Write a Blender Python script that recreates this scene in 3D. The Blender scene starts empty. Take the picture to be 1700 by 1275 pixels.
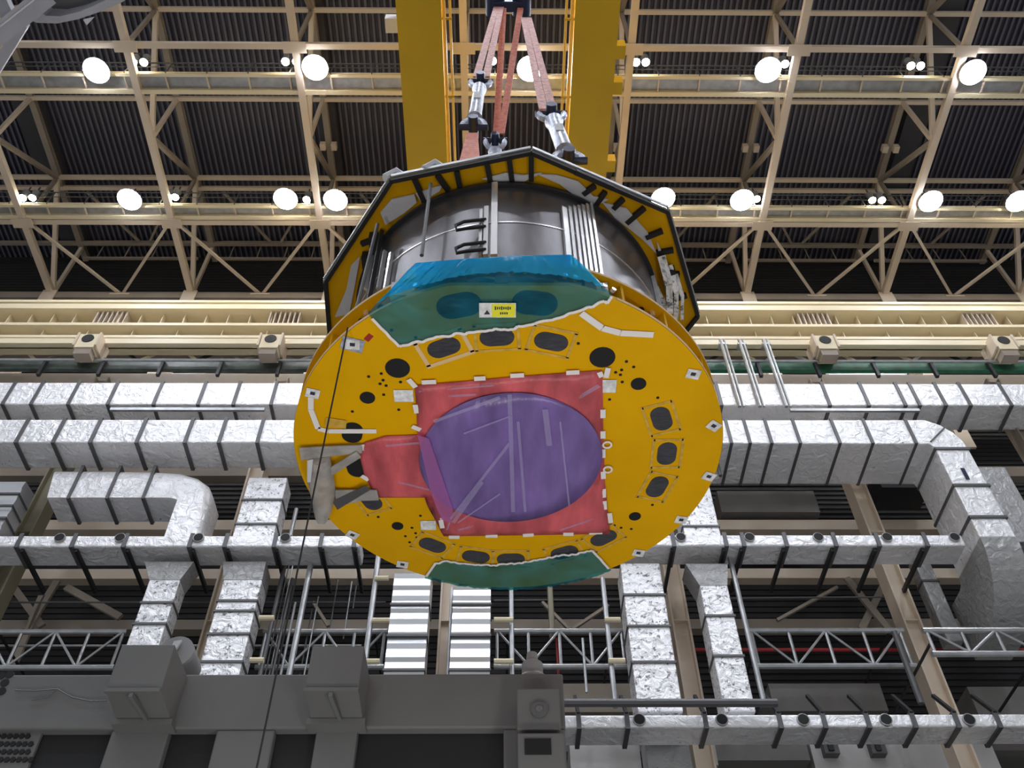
import bpy, math, random
from mathutils import Vector, Matrix
random.seed(7)
S = bpy.context.scene
COL = S.collection
PI = math.pi

# ------------------------------------------------------------------ camera
F = 1540.0
cx = Vector((1, -.0015, -.0115)).normalized()
cy = Vector((-.013, -1803 / F, -1)); cy = (cy - cx * cx.dot(cy)).normalized()
cz = cx.cross(cy)
MW = Matrix((cx, cy, cz))            # world = MW @ camera-space vector
CAM = Vector((0, 0, 1.6))
cd = bpy.data.cameras.new('camera'); cam = bpy.data.objects.new('camera', cd); COL.objects.link(cam)
cam.matrix_world = Matrix.Translation(CAM) @ MW.to_4x4()
cd.sensor_width = 36; cd.lens = 36 * F / 1700; cd.clip_end = 400; cd.clip_start = .05
S.camera = cam

# ------------------------------------------------------------------ world, exposure
w = bpy.data.worlds.new('hall_air'); S.world = w; w.use_nodes = True
w.node_tree.nodes['Background'].inputs[0].default_value = (.93, .96, 1, 1)
w.node_tree.nodes['Background'].inputs[1].default_value = .42
S.view_settings.view_transform = 'Standard'; S.view_settings.look = 'None'
S.view_settings.exposure = 0.0; S.view_settings.gamma = 1; S.view_settings.use_curve_mapping = False
LAMP_BIG, LAMP_SMALL = 165, 70


def ray(px, py): return MW @ Vector(((px - 850) / F, (637.5 - py) / F, -1))
def PY(px, py, Y): r = ray(px, py); return CAM + r * (Y / r.y)
def PZ(px, py, z): r = ray(px, py); return CAM + r * ((z - 1.6) / r.z)
def ZR(py, Y, px=850): return PY(px, py, Y).z
def proj(p):
    c = MW.transposed() @ (Vector(p) - CAM); return (850 + F * c.x / -c.z, 637.5 - F * c.y / -c.z)

# ------------------------------------------------------------------ materials
def mat(name, col, rough=.5, metal=0., noise=0., nscale=4., bump=0., bscale=20., emis=None, estr=0., alpha=1., trans=None, stretch=None, spec=.5, coat=0):
    m = bpy.data.materials.new(name); m.use_nodes = True; nt = m.node_tree; N = nt.nodes; L = nt.links
    b = N['Principled BSDF']; b.inputs['Base Color'].default_value = (*col, 1); b.inputs['Roughness'].default_value = rough
    b.inputs['Metallic'].default_value = metal; b.inputs['Specular IOR Level'].default_value = spec
    b.inputs['Coat Weight'].default_value = coat
    tc = N.new('ShaderNodeTexCoord'); mp = N.new('ShaderNodeMapping'); L.new(tc.outputs['Object'], mp.inputs[0])
    if stretch: mp.inputs['Scale'].default_value = stretch
    if noise:
        n = N.new('ShaderNodeTexNoise'); n.inputs['Scale'].default_value = nscale; n.inputs['Detail'].default_value = 6
        r = N.new('ShaderNodeValToRGB'); r.color_ramp.elements[0].position = .3; r.color_ramp.elements[1].position = .7
        r.color_ramp.elements[0].color = (*[c * (1 - noise) for c in col], 1)
        r.color_ramp.elements[1].color = (*[min(1, c * (1 + noise * .6)) for c in col], 1)
        L.new(mp.outputs[0], n.inputs[0]); L.new(n.outputs['Fac'], r.inputs[0]); L.new(r.outputs[0], b.inputs['Base Color'])
    if bump:
        n2 = N.new('ShaderNodeTexNoise'); n2.inputs['Scale'].default_value = bscale; n2.inputs['Detail'].default_value = 8
        bp = N.new('ShaderNodeBump'); bp.inputs['Strength'].default_value = bump; bp.inputs['Distance'].default_value = .05
        L.new(mp.outputs[0], n2.inputs[0]); L.new(n2.outputs['Fac'], bp.inputs['Height']); L.new(bp.outputs[0], b.inputs['Normal'])
    if emis:
        b.inputs['Emission Color'].default_value = (*emis, 1); b.inputs['Emission Strength'].default_value = estr
    if trans:   # plastic film: part diffuse-glossy, part tinted see-through
        t = N.new('ShaderNodeBsdfTransparent'); t.inputs[0].default_value = (*trans, 1)
        mx = N.new('ShaderNodeMixShader'); mx.inputs[0].default_value = alpha
        L.new(t.outputs[0], mx.inputs[1]); L.new(b.outputs[0], mx.inputs[2]); L.new(mx.outputs[0], N['Material Output'].inputs[0])
    return m

def foil_mat(name, base=(.96, .96, .98), speck=.3, lo=.31, hi=.38, sc=7):
    m = bpy.data.materials.new(name); m.use_nodes = True; nt = m.node_tree; N = nt.nodes; L = nt.links
    b = N['Principled BSDF']; b.inputs['Metallic'].default_value = .4; b.inputs['Roughness'].default_value = .42
    tc = N.new('ShaderNodeTexCoord')
    n = N.new('ShaderNodeTexNoise'); n.inputs['Scale'].default_value = sc; n.inputs['Detail'].default_value = 8; n.inputs['Roughness'].default_value = .7
    r = N.new('ShaderNodeValToRGB'); r.color_ramp.elements[0].position = lo; r.color_ramp.elements[1].position = hi
    r.color_ramp.elements[0].color = (*[c * speck for c in base], 1); r.color_ramp.elements[1].color = (*base, 1)
    L.new(tc.outputs['Object'], n.inputs[0]); L.new(n.outputs['Fac'], r.inputs[0]); L.new(r.outputs[0], b.inputs['Base Color'])
    v = N.new('ShaderNodeTexNoise'); v.inputs['Scale'].default_value = 3.5; v.inputs['Detail'].default_value = 9; v.inputs['Distortion'].default_value = .8
    bp = N.new('ShaderNodeBump'); bp.inputs['Strength'].default_value = .8; bp.inputs['Distance'].default_value = .12
    L.new(tc.outputs['Object'], v.inputs[0]); L.new(v.outputs['Fac'], bp.inputs['Height']); L.new(bp.outputs[0], b.inputs['Normal'])
    return m

M = dict(
    yellow=mat('yellow_paint', (.75, .39, .0), .5, noise=.08, nscale=1.2, spec=.12),
    girder_yellow=mat('crane_yellow_paint', (.70, .40, .0), .5, noise=.06, nscale=.6),
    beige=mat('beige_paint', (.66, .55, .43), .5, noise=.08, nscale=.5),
    beige_dim=mat('darker_beige_paint', (.30, .25, .20), .6, noise=.15, nscale=.6),  # darker copy of the beige for secondary members
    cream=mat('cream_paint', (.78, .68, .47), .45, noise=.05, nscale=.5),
    deck=mat('dark_roof_deck', (.040, .040, .060), .5),
    deck_rib=mat('lighter_roof_rib', (.125, .12, .155), .5),
    deckbox=mat('dark_grey_panel', (.045, .044, .05), .7, noise=.15, nscale=.4),
    wallpanel=mat('black_wall_panel', (.018, .017, .018), .75),
    foil=foil_mat('crinkled_foil'),
    foil_spk=foil_mat('speckled_foil', (.93, .93, .95), .22, .385, .45, 8),
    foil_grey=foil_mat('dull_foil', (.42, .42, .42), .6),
    sheet=mat('smooth_sheet_metal', (.80, .82, .86), .32, .75, bump=.25, bscale=1.5, stretch=(.3, .3, 3)),
    strap=mat('grey_steel_strap', (.13, .13, .135), .5, .5),
    steel=mat('galvanised_steel', (.45, .46, .47), .4, .7, noise=.2, nscale=3),
    black=mat('black_rubber', (.008, .008, .009), .6),
    dark=mat('dark_steel', (.03, .03, .033), .5, .4),
    barrel=mat('rolled_steel_barrel', (.20, .19, .20), .33, .8, noise=.45, nscale=1.6, bump=.12, bscale=3, stretch=(1, 1, .35)),
    bright=mat('bright_steel', (.85, .84, .85), .25, .7),
    tool=mat('grey_machine_paint', (.13, .13, .13), .6, noise=.08, nscale=1.0),
    tool_light=mat('light_grey_machine_paint', (.30, .30, .31), .5, noise=.08, nscale=1.5),
    tool_shade=mat('machine_opening_shade', (.009, .009, .010), .7),
    arch=mat('grey_arch_paint', (.42, .42, .46), .45, noise=.1, nscale=2),
    arch_dark=mat('shadow_grey_plate', (.10, .10, .105), .5),
    cover=mat('dark_port_cover', (.05, .05, .06), .35, noise=.4, nscale=9, stretch=(1, 5, 1)),
    hole=mat('black_hole_disc', (.004, .004, .005), .7),
    tape=mat('beige_masking_tape', (.74, .50, .24), .6),
    tape_faint=mat('worn_masking_tape', (.66, .39, .05), .6, noise=.25, nscale=12),
    wtape=mat('white_tape', (.85, .80, .78), .5),
    paper=mat('white_paper', (.80, .80, .80), .6, noise=.3, nscale=18),
    ypaper=mat('yellow_paper', (.85, .80, .03), .5),
    ink=mat('dark_ink', (.03, .03, .05), .6),
    cloth=mat('white_padding', (.62, .62, .66), .7, bump=.4, bscale=9),
    red_film=mat('red_plastic_film', (.80, .17, .20), .28, noise=.42, nscale=1.8, bump=.9, bscale=3.2, alpha=.66, trans=(.98, .55, .45), stretch=(2.2, .8, 1)),
    violet_film=mat('violet_plastic_film', (.24, .155, .43), .25, noise=.30, nscale=1.7, bump=.5, bscale=2.4, alpha=.86, trans=(.7, .55, .95), stretch=(2.5, .8, 1)),
    pink_film=mat('pink_film_fold', (.66, .34, .60), .3, alpha=.30, trans=(.9, .5, .9)),
    blue_film=mat('blue_plastic_film', (.03, .42, .85), .15, noise=.5, nscale=3, bump=.9, bscale=5, alpha=.13, trans=(.62, .80, .66), stretch=(1, 1, 1)),
    blue_film_lit=mat('lit_blue_film', (.03, .62, 1.0), .15, noise=.25, nscale=2.5, bump=1.0, bscale=4, alpha=.40, trans=(.2, .72, .98), stretch=(1, 1, .4)),
    clear_film=mat('cloudy_clear_film', (.50, .48, .46), .3, noise=.3, nscale=5, bump=.5, bscale=5, alpha=.72, trans=(.9, .9, .9)),
    orange=mat('orange_sling_webbing', (.72, .20, .12), .6, noise=.3, nscale=14),
    pink=mat('faded_pink_sling_webbing', (.66, .33, .29), .6, noise=.4, nscale=14),
    link=mat('pale_blue_white_steel', (.50, .54, .66), .35, .35, noise=.45, nscale=16),
    navy=mat('dark_blue_steel', (.02, .028, .07), .35, .3),
    cream_web=mat('darker_cream_web', (.50, .41, .26), .5, noise=.25, nscale=.8),  # runway webs coloured darker than the cream flanges
    conduit=mat('pale_yellow_paint', (.95, .62, .12), .35),
    green=mat('green_cable_tray', (.018, .13, .065), .5, noise=.4, nscale=2),
    greendim=mat('grey_green_cable_tray', (.07, .09, .075), .4, noise=.5, nscale=2),
    lampglow=mat('lamp_glow', (1, 1, 1), emis=(.86, .90, 1), estr=LAMP_BIG),
    lampwarm=mat('lamp_warm_glow', (1, 1, 1), emis=(1, .93, .80), estr=LAMP_BIG),
    lampsmall=mat('small_lamp_glow', (1, 1, 1), emis=(1, .93, .72), estr=LAMP_SMALL),
    winglow=mat('window_daylight', (.5, .55, .7), emis=(.66, .73, .95), estr=.75),
    grey_panel=mat('pale_grey_cladding', (.52, .50, .49), .6, noise=.12, nscale=.6),
    mid_panel=mat('mid_grey_cladding', (.20, .19, .18), .6, noise=.15, nscale=.6),
    floor=mat('grey_epoxy_floor', (.34, .34, .33), .35, noise=.08, nscale=.4),
    redpipe=mat('red_paint', (.35, .02, .02), .5),
    olive=mat('olive_beige_paint', (.26, .235, .16), .5, noise=.15, nscale=.8),
)

# ------------------------------------------------------------------ mesh helpers
class MB:
    def __init__(s): s.v = []; s.f = []; s.sm = []
    def add(s, vs, fs, smooth=False):
        o = len(s.v); s.v += [tuple(v) for v in vs]
        for f in fs: s.f.append([o + i for i in f]); s.sm.append(smooth)
        return s
    def box(s, a, b):
        x0, y0, z0 = [min(a[i], b[i]) for i in range(3)]; x1, y1, z1 = [max(a[i], b[i]) for i in range(3)]
        return s.add([(x0, y0, z0), (x1, y0, z0), (x1, y1, z0), (x0, y1, z0), (x0, y0, z1), (x1, y0, z1), (x1, y1, z1), (x0, y1, z1)],
                     [(3, 2, 1, 0), (4, 5, 6, 7), (0, 1, 5, 4), (1, 2, 6, 5), (2, 3, 7, 6), (3, 0, 4, 7)])
    def beam(s, p, q, w, h, up=(0, 0, 1)):
        p = Vector(p); q = Vector(q); d = (q - p).normalized(); u = Vector(up)
        if abs(d.dot(u)) > .98: u = Vector((0, 1, 0))
        a = d.cross(u).normalized() * w / 2; b = a.cross(d).normalized() * h / 2
        return s.add([p - a - b, p + a - b, p + a + b, p - a + b, q - a - b, q + a - b, q + a + b, q - a + b],
                     [(0, 1, 2, 3), (7, 6, 5, 4), (4, 5, 1, 0), (5, 6, 2, 1), (6, 7, 3, 2), (7, 4, 0, 3)])
    def ibeam(s, p, q, w, h, t=.03, up=(0, 0, 1)):
        p = Vector(p); q = Vector(q); d = (q - p).normalized(); u = Vector(up)
        if abs(d.dot(u)) > .98: u = Vector((0, 1, 0))
        a = d.cross(u).normalized(); b = a.cross(d).normalized()
        s.beam(p, q, t, h, b); s.beam(p + b * (h / 2), q + b * (h / 2), w, t * 1.3, b); s.beam(p - b * (h / 2), q - b * (h / 2), w, t * 1.3, b)
        return s
    def tube(s, pts, r, n=8, cap=True):
        pts = [Vector(p) for p in pts]; rs = r if isinstance(r, (list, tuple)) else [r] * len(pts)
        rings = []; prev = None
        for i, p in enumerate(pts):
            d = (pts[min(i + 1, len(pts) - 1)] - pts[max(i - 1, 0)]).normalized()
            if prev is None:
                u = Vector((0, 0, 1)) if abs(d.z) < .9 else Vector((1, 0, 0)); a = d.cross(u).normalized()
            else: a = (prev - d * prev.dot(d)).normalized()
            prev = a; b = d.cross(a)
            rings.append([p + (a * math.cos(2 * PI * k / n) + b * math.sin(2 * PI * k / n)) * rs[i] for k in range(n)])
        vs = [v for R in rings for v in R]; fs = []
        for i in range(len(rings) - 1):
            for k in range(n):
                fs.append((i * n + k, i * n + (k + 1) % n, (i + 1) * n + (k + 1) % n, (i + 1) * n + k))
        s.add(vs, fs, n > 5)
        if cap: s.add(rings[0] + rings[-1], [tuple(range(n - 1, -1, -1)), tuple(range(n, 2 * n))])
        return s
    def prism(s, poly, off):   # planar polygon extruded by vector
        n = len(poly); off = Vector(off); P = [Vector(p) for p in poly]
        return s.add(P + [p + off for p in P], [tuple(range(n - 1, -1, -1)), tuple(range(n, 2 * n))] + [(i, (i + 1) % n, n + (i + 1) % n, n + i) for i in range(n)])
    def lathe(s, prof, c=(0, 0, 0), n=96, smooth=True, closed=False, a0=0, a1=2 * PI):
        full = abs(a1 - a0 - 2 * PI) < 1e-6; m = n if full else n + 1; vs = []
        for k in range(m):
            t = a0 + (a1 - a0) * k / n
            for r, z in prof: vs.append((c[0] + r * math.cos(t), c[1] + r * math.sin(t), c[2] + z))
        L = len(prof); fs = []
        for k in range(n):
            k2 = (k + 1) % m
            for i in range(L if closed else L - 1):
                j = (i + 1) % L; fs.append((k * L + i, k2 * L + i, k2 * L + j, k * L + j))
        return s.add(vs, fs, smooth)
    def build(s, name, m, parent=None, bevel=0):
        me = bpy.data.meshes.new(name); me.from_pydata(s.v, [], s.f)
        me.polygons.foreach_set('use_smooth', s.sm); me.materials.append(m)
        me.update()
        o = bpy.data.objects.new(name, me); COL.objects.link(o)
        import bmesh
        b = bmesh.new(); b.from_mesh(me); bmesh.ops.recalc_face_normals(b, faces=b.faces); b.to_mesh(me); b.free()
        if any(s.sm):
            try: me.set_sharp_from_angle(angle=.7)
            except Exception: pass
        if parent:
            o.parent = parent; o.matrix_parent_inverse = parent.matrix_world.inverted() if parent.type != 'EMPTY' else Matrix.Translation(-parent.location)
        if bevel:
            md = o.modifiers.new('bevel', 'BEVEL'); md.width = bevel; md.segments = 2; md.limit_method = 'ANGLE'
        return o

def tag(o, label=None, cat=None, group=None, kind=None):
    if label: o['label'] = label
    if cat: o['category'] = cat
    if group: o['group'] = group
    if kind: o['kind'] = kind
    return o
def thing(name, label, cat, loc=(0, 0, 0), group=None):
    o = bpy.data.objects.new(name, None); COL.objects.link(o); o.location = loc; o.empty_display_size = .2
    return tag(o, label, cat, group)
def struct(name, mb, m, label, bevel=0): return tag(mb.build(name, m, bevel=bevel), label, 'structure', kind='structure')
ORD = ['first', 'second', 'third', 'fourth', 'fifth', 'sixth', 'seventh', 'eighth', 'ninth', 'tenth', 'eleventh', 'twelfth']

# ================================================================== SETTING
struct('floor', MB().box((-45, -20, -.3), (45, 32, 0)), M['floor'], 'grey epoxy hall floor below the lifting bay')
# roof: corrugated deck, ribs run in depth
deck = MB(); zD = 47.0; pitch = .30; x = -40.; prof = []
while x < 40:
    prof += [(x, 0), (x + .13, 0), (x + .16, -.11), (x + .27, -.11), (x + .30, 0)]; x += pitch
vs = [(a, y, zD + b) for y in (1.0, 29.2) for a, b in prof]; n = len(prof)
deck.add(vs, [(i, i + 1, n + i + 1, n + i) for i in range(n - 1)])
deck.box((-40, 1, zD + .02), (40, 29.2, zD + .2))
dk = struct('ceiling', deck, M['deck'], 'dark corrugated roof deck high above the trusses')
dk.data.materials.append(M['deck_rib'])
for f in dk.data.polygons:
    if f.center.z < zD - .1: f.material_index = 1  # rib undersides take a lighter grey than the deck
WB = 29.2
wall = MB().box((-40, WB, 0), (40, WB + .3, 47))
for i in range(150): wall.box((-40, WB - .05, 9 + i * .26), (40, WB, 9.05 + i * .26))
struct('wall_back', wall, M['wallpanel'], 'black ribbed back wall behind ducts and girts')
# windows: pale strips between cable tray and upper duct
for i, (a, b) in enumerate([(288, 398), (1178, 1272), (1376, 1512), (40, 62)]):
    p = PY(a, 622, 28.4); q = PY(b, 641, 28.4)
    wf = struct('window_%d' % (i + 1), MB().box((p.x - .12, 28.4, q.z - .12), (q.x + .12, 28.6, p.z + .1)), M['steel'], 'pale daylight strip window above the upper foil duct')
    MB().box((p.x, 28.36, q.z), (q.x, 28.395, p.z)).build('pane', M['winglow'], wf)
    MB().box((p.x, 28.34, (p.z + q.z) / 2 - .03), (q.x, 28.355, (p.z + q.z) / 2 + .03)).build('glazing_bar', M['steel'], wf)

# ================================================================== ROOF TRUSSES
X0, BAY = -1.65, 7.26
NY = [6.26, 10.62, 14.98, 19.34, 23.70, 28.06]
ZL, ZU = 41.6, 46.2
posname = {-3: 'at the far left edge', -2: 'left part of the roof', -1: 'just left of the left yellow girder', 0: 'between the two yellow crane girders',
           1: 'along the right yellow crane girder', 2: 'first one clear of the right yellow girder', 3: 'second one clear of the right yellow girder', 4: 'at the far right edge'}
for k in range(-3, 5):
    X = X0 + k * BAY
    t = thing('roof_truss', 'long beige roof truss running towards the wall, ' + posname[k], 'truss', (X, NY[0], ZL), 'roof trusses')
    MB().beam((X, NY[0], ZL), (X, 28.9, ZL), .31, .3).build('bottom_chord', M['beige'], t)
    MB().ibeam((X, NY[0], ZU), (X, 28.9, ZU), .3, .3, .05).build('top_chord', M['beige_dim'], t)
    for i, y in enumerate(NY):
        if i in (1, 3, 5): MB().beam((X, y, ZL), (X, y, ZU), .18, .18).build('vertical_strut', M['beige'], t)
        if i % 2 == 1:
            for j in (i - 1, i + 1):
                if 0 <= j < len(NY):
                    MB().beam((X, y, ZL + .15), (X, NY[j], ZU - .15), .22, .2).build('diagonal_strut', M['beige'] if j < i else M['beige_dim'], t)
        if i in (2, 4):
            MB().box((X - .5, y - .25, ZL - .23), (X + .5, y + .25, ZL - .2)).build('gusset_plate', M['beige'], t)
            MB().beam((X, y, ZL), (X, y, ZU), .16, .16).build('vertical_strut', M['beige_dim'], t)
    if k in (-1, 1, 2, 3):
        for sx in (-1, 1): MB().box((X + sx * .15, 21.6, ZU - .45), (X + sx * .42, 21.95, ZU - .1)).build('junction_box', M['beige'], t)
# cross struts
def xbeam(name, y, z, w, h, m, label, cat='beam', group='roof cross beams', x0=-38, x1=38, i=False):
    mb = MB(); (mb.ibeam if i else mb.beam)((x0, y, z), (x1, y, z), w, h)
    return tag(mb.build(name, m), label, cat, group)
xbeam('roof_strut', NY[2], ZL, .25, .22, M['beige'], 'broad beige cross beam at lower truss level above the upper walkway')
xbeam('roof_strut', NY[4], ZL + .0, .25, .22, M['beige'], 'broad beige cross beam just below the lower walkway lights')
xbeam('roof_strut', NY[5], ZL - .3, .4, .5, M['beige_dim'], 'dim beige edge beam at the head of the wall columns')
for i, (y, l) in enumerate([(NY[1], 'beige purlin beam nearest the camera overhead'), (NY[2], 'thin beige purlin beam along the top edge of view'),
                            (NY[3], 'beige purlin beam directly under the upper walkway'), (NY[4], 'upper of the paired beige purlin beams between the walkways'),
                            (NY[4] + .62, 'lower of the paired beige purlin beams between the walkways'), (NY[5] - .3, 'dim beige purlin beam below the lower walkway')]):
    xbeam('roof_purlin', y, ZU - .1, .2, .2, M['beige'] if i != 5 else M['beige_dim'], l, 'beam', 'roof purlins')
# horizontal bracing V's
for k in range(-3, 4):
    X = X0 + k * BAY; c = X + BAY / 2
    t = thing('roof_brace', 'slender V-shaped beige roof brace next to the wall, %s bay from the left' % ORD[k + 3], 'brace', (c, NY[5], ZL), 'V braces by the wall')
    MB().beam((X + .3, NY[4] + .2, ZL), (c, NY[5], ZL - .05), .14, .13).build('brace_rod', M['beige'], t)
    MB().beam((X + BAY - .3, NY[4] + .2, ZL), (c, NY[5], ZL - .05), .14, .13).build('brace_rod', M['beige'], t)
    MB().box((c - .5, NY[5] - .25, ZL - .3), (c + .5, NY[5] + .1, ZL - .2)).build('gusset_plate', M['beige'], t)
    t = thing('roof_brace', 'small V-shaped upper brace above the lower walkway, %s bay from the left' % ORD[k + 3], 'brace', (c, NY[5], ZU), 'small upper V braces')
    for sx in (-1, 1): MB().beam((c + sx * 2.3, NY[4] + .8, ZU - .2), (c + sx * .3, NY[5] - .5, ZU - .2), .12, .12).build('brace_rod', M['beige_dim'], t)
# dark ducts under the deck
for a, b, l in ((15, 62, 'wide dark grey roof duct at the left'), (503, 536, 'dark grey roof duct left of the yellow crane girders'), (1526, 1580, 'wide dark grey roof duct at the right')):
    py = 160 if b < 100 else 20
    p = PZ(a, py, 46.35); q = PZ(b, py, 46.35)
    if a > 1500: p = PZ(1515, 160, 46.35); q = PZ(1552, 160, 46.35)
    tag(MB().box((p.x, 2, 46.35), (q.x, 28.9, 46.8)).build('roof_duct', M['deckbox']), l, 'duct', 'dark roof ducts')
# ------------------------------------------------------------------ catwalks with lamps
def catwalk(Y0, Y1, z, lab):
    t = thing('roof_walkway', lab, 'walkway', (0, Y0, z), 'roof walkways')
    MB().ibeam((-38, Y0, z + .05), (38, Y0, z + .05), .14, .18, .04).build('edge_beam', M['cream'], t)
    MB().ibeam((-38, Y1, z + .05), (38, Y1, z + .05), .2, .24, .04).build('edge_beam', M['cream'], t)
    MB().box((-38, Y0 + .1, z + .12), (38, Y1 - .1, z + .16)).build('deck_plate', M['steel'], t)
    MB().tube([(-38, Y0 - .05, z + 1.2), (38, Y0 - .05, z + 1.2)], .035, 6).tube([(-38, Y0 - .05, z + .75), (38, Y0 - .05, z + .75)], .025, 6).build('handrail', M['strap'], t)
    x = -36.6
    while x < 30:
        if x > -28:
            MB().beam((x, Y0, z), (x + .02, Y1, z), .06, .08).build('cross_bar', M['beige'], t); MB().beam((x, Y0 - .05, z + .1), (x, Y0 - .05, z + 1.2), .05, .05).build('rail_post', M['strap'], t)
        x += 1.815
catwalk(PZ(838, 127, ZL).y, PZ(838, 150, ZL).y + .12, ZL, 'upper beige roof walkway carrying a row of floodlights')
catwalk(PZ(838, 344, ZL).y, PZ(838, 362, ZL).y, ZL, 'lower beige roof walkway carrying a row of floodlights')

def lamp(p, r, glow, label, group):
    t = thing('high_bay_lamp' if r > .3 else 'small_roof_lamp', label, 'lamp', p, group)
    x, y, z = p
    MB().lathe([(.06, .55), (.18, .5), (r * .75, .28), (r * 1.08, .0), (r * 1.02, -.02), (r * .7, .24), (.02, .3)], (x, y, z), 24).build('reflector', M['steel'], t)
    MB().lathe([(0, .03), (r * .8, .02), (r, 0), (r, -.05), (r * .8, -.08), (0, -.09)], (x, y, z), 24).build('diffuser', glow, t)
    MB().tube([(x, y, z + .5), (x, y, z + 1.0)], .04, 6).build('stem', M['strap'], t)
BIG = [(160, 118, 'b'), (523, 113, 'b'), (880, 115, 'b'), (1275, 117, 'b'), (1615, 121, 'b'), (215, 332, 'b'), (474, 331, 'w'), (557, 333, 'b'), (1101, 330, 'w'), (1232, 333, 'b'), (1545, 335, 'b'), (1690, 335, 'w')]
nm = ['blazing floodlight on the upper walkway, leftmost of that row', 'blazing floodlight on the upper walkway left of the crane girders', 'blazing floodlight seen between the slings and the right crane girder',
      'blazing floodlight on the upper walkway right of the crane girders', 'blazing floodlight on the upper walkway, rightmost of that row', 'blazing floodlight on the lower walkway, leftmost of that row',
      'warm white floodlight on the lower walkway at left', 'bluish floodlight beside the warm one on the lower walkway at left', 'warm floodlight close to the right corner of the lifted load',
      'bluish floodlight on the lower walkway right of the load', 'bluish floodlight on the lower walkway near the right edge', 'warm floodlight cut by the right picture edge']
for (a, b, c), l in zip(BIG, nm):
    p = PZ(a, b - 1, ZL - .22); lamp(p, .55, M['lampglow'] if c == 'b' else M['lampwarm'], l, 'big floodlights')
SM = [(221, 103), (239, 103), (474, 102), (492, 102), (818, 101), (1056, 103), (1072, 103), (1303, 106), (1512, 109), (1528, 109), (38, 328), (54, 328), (280, 327), (291, 327), (1448, 332), (1464, 332), (509, 331), (1256, 330)]
for i, (a, b) in enumerate(SM):
    row = 'upper' if b < 200 else 'lower'; same = sorted(s[0] for s in SM if (s[1] < 200) == (b < 200))
    lamp(PZ(a, b, ZL + .45), .17, M['lampsmall'], 'small warm roof lamp on the %s walkway, %s of its row from the left' % (row, ORD[same.index(a)]), 'small roof lamps')
# the same floodlights continue over the rest of the hall, behind the viewer
for j, y in enumerate((9.8, 3.2, -3.4, -10.)):
    for i, x in enumerate((-21., -10.5, 0., 11., 21.5)):
        lamp((x, y, ZL + .35), .55, M['lampglow'], 'floodlight over the open hall floor, row %s, %s from left' % (ORD[j], ORD[i]), 'floodlights over the hall')

# ================================================================== WALL COLUMNS / UPPER WALL
for k in range(-3, 5):
    X = X0 + k * BAY
    t = thing('roof_column', 'beige stub column carrying the %s roof truss from the left' % ORD[k + 3], 'column', (X, 28.4, 30), 'upper wall columns')
    MB().ibeam((X, 28.3, 30), (X, 28.3, ZL), .62, .9, .1, (0, 1, 0)).build('shaft', M['beige'], t)
    MB().box((X - .36, 27.78, ZL - 1.4), (X + .36, 27.84, ZL)).build('head_plate', M['beige'], t)
for k in (-2, 0):
    X = X0 + k * BAY
    t = thing('wall_brace', 'beige X-shaped wall brace above the runway beam %s' % ('at left' if k < 0 else 'behind the load'), 'brace', (X, 28.7, 36), 'X braces')
    MB().beam((X + .4, 28.8, 37.2), (X + BAY - .4, 28.8, 41.0), .3, .2, (0, 1, 0)).build('brace_rod', M['beige'], t)
    MB().beam((X + .4, 28.6, 41.0), (X + BAY - .4, 28.6, 37.2), .3, .2, (0, 1, 0)).build('brace_rod', M['beige_dim'], t)
for k in range(-3, 4):
    X = X0 + k * BAY
    t = thing('wall_walkway', 'dim handrailed walkway section high on the wall, %s bay from the left' % ORD[k + 3], 'walkway', (X, 28.2, 39.5), 'high wall walkways')
    zt, zb = ZR(404, 28.0) + 0, ZR(431, 28.0)
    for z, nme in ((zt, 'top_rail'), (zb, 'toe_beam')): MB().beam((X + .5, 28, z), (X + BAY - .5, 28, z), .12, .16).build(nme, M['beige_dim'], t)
    for j in range(4): MB().beam((X + 1.2 + j * 1.5, 28, zb), (X + 1.2 + j * 1.5, 28, zt), .05, .05, (0, 1, 0)).build('rail_post', M['beige_dim'], t)

# lower columns (k=-2..2)
collab = {-3: 'olive grey building column at the far left', -2: 'beige building column at left beside the rounded foil duct', -1: 'narrow beige column left of the wide patterned foil riser', 0: 'beige column between the two smooth metal risers',
          1: 'beige column right of the wide speckled foil riser', 2: 'tall leaning beige column in the lower right', 3: 'beige column at the right edge'}
for k in range(-2, 4):
    X = X0 + k * BAY; m = M['beige'] if k in (1, 2) else M['olive'] if k == -2 else M['beige_dim'] if k == 3 else M['beige']
    t = thing('building_column', collab[k], 'column', (X, 24.7, 0), 'building columns')
    wd = .5 if k != 0 else .5
    MB().box((X - wd / 2, 24.55, 5), (X + wd / 2, 24.62, 30.5)).build('web_plate', m, t)
    for sx in (-1, 1): MB().box((X + sx * wd / 2 - .03, 24.35, 5), (X + sx * wd / 2 + .03, 25.0, 30.5)).build('flange', m, t)
    for i in range(6): MB().box((X - wd / 2, 24.4, 8 + i * 3.6), (X + wd / 2, 24.56, 8.04 + i * 3.6)).build('stiffener', m, t)

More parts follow.
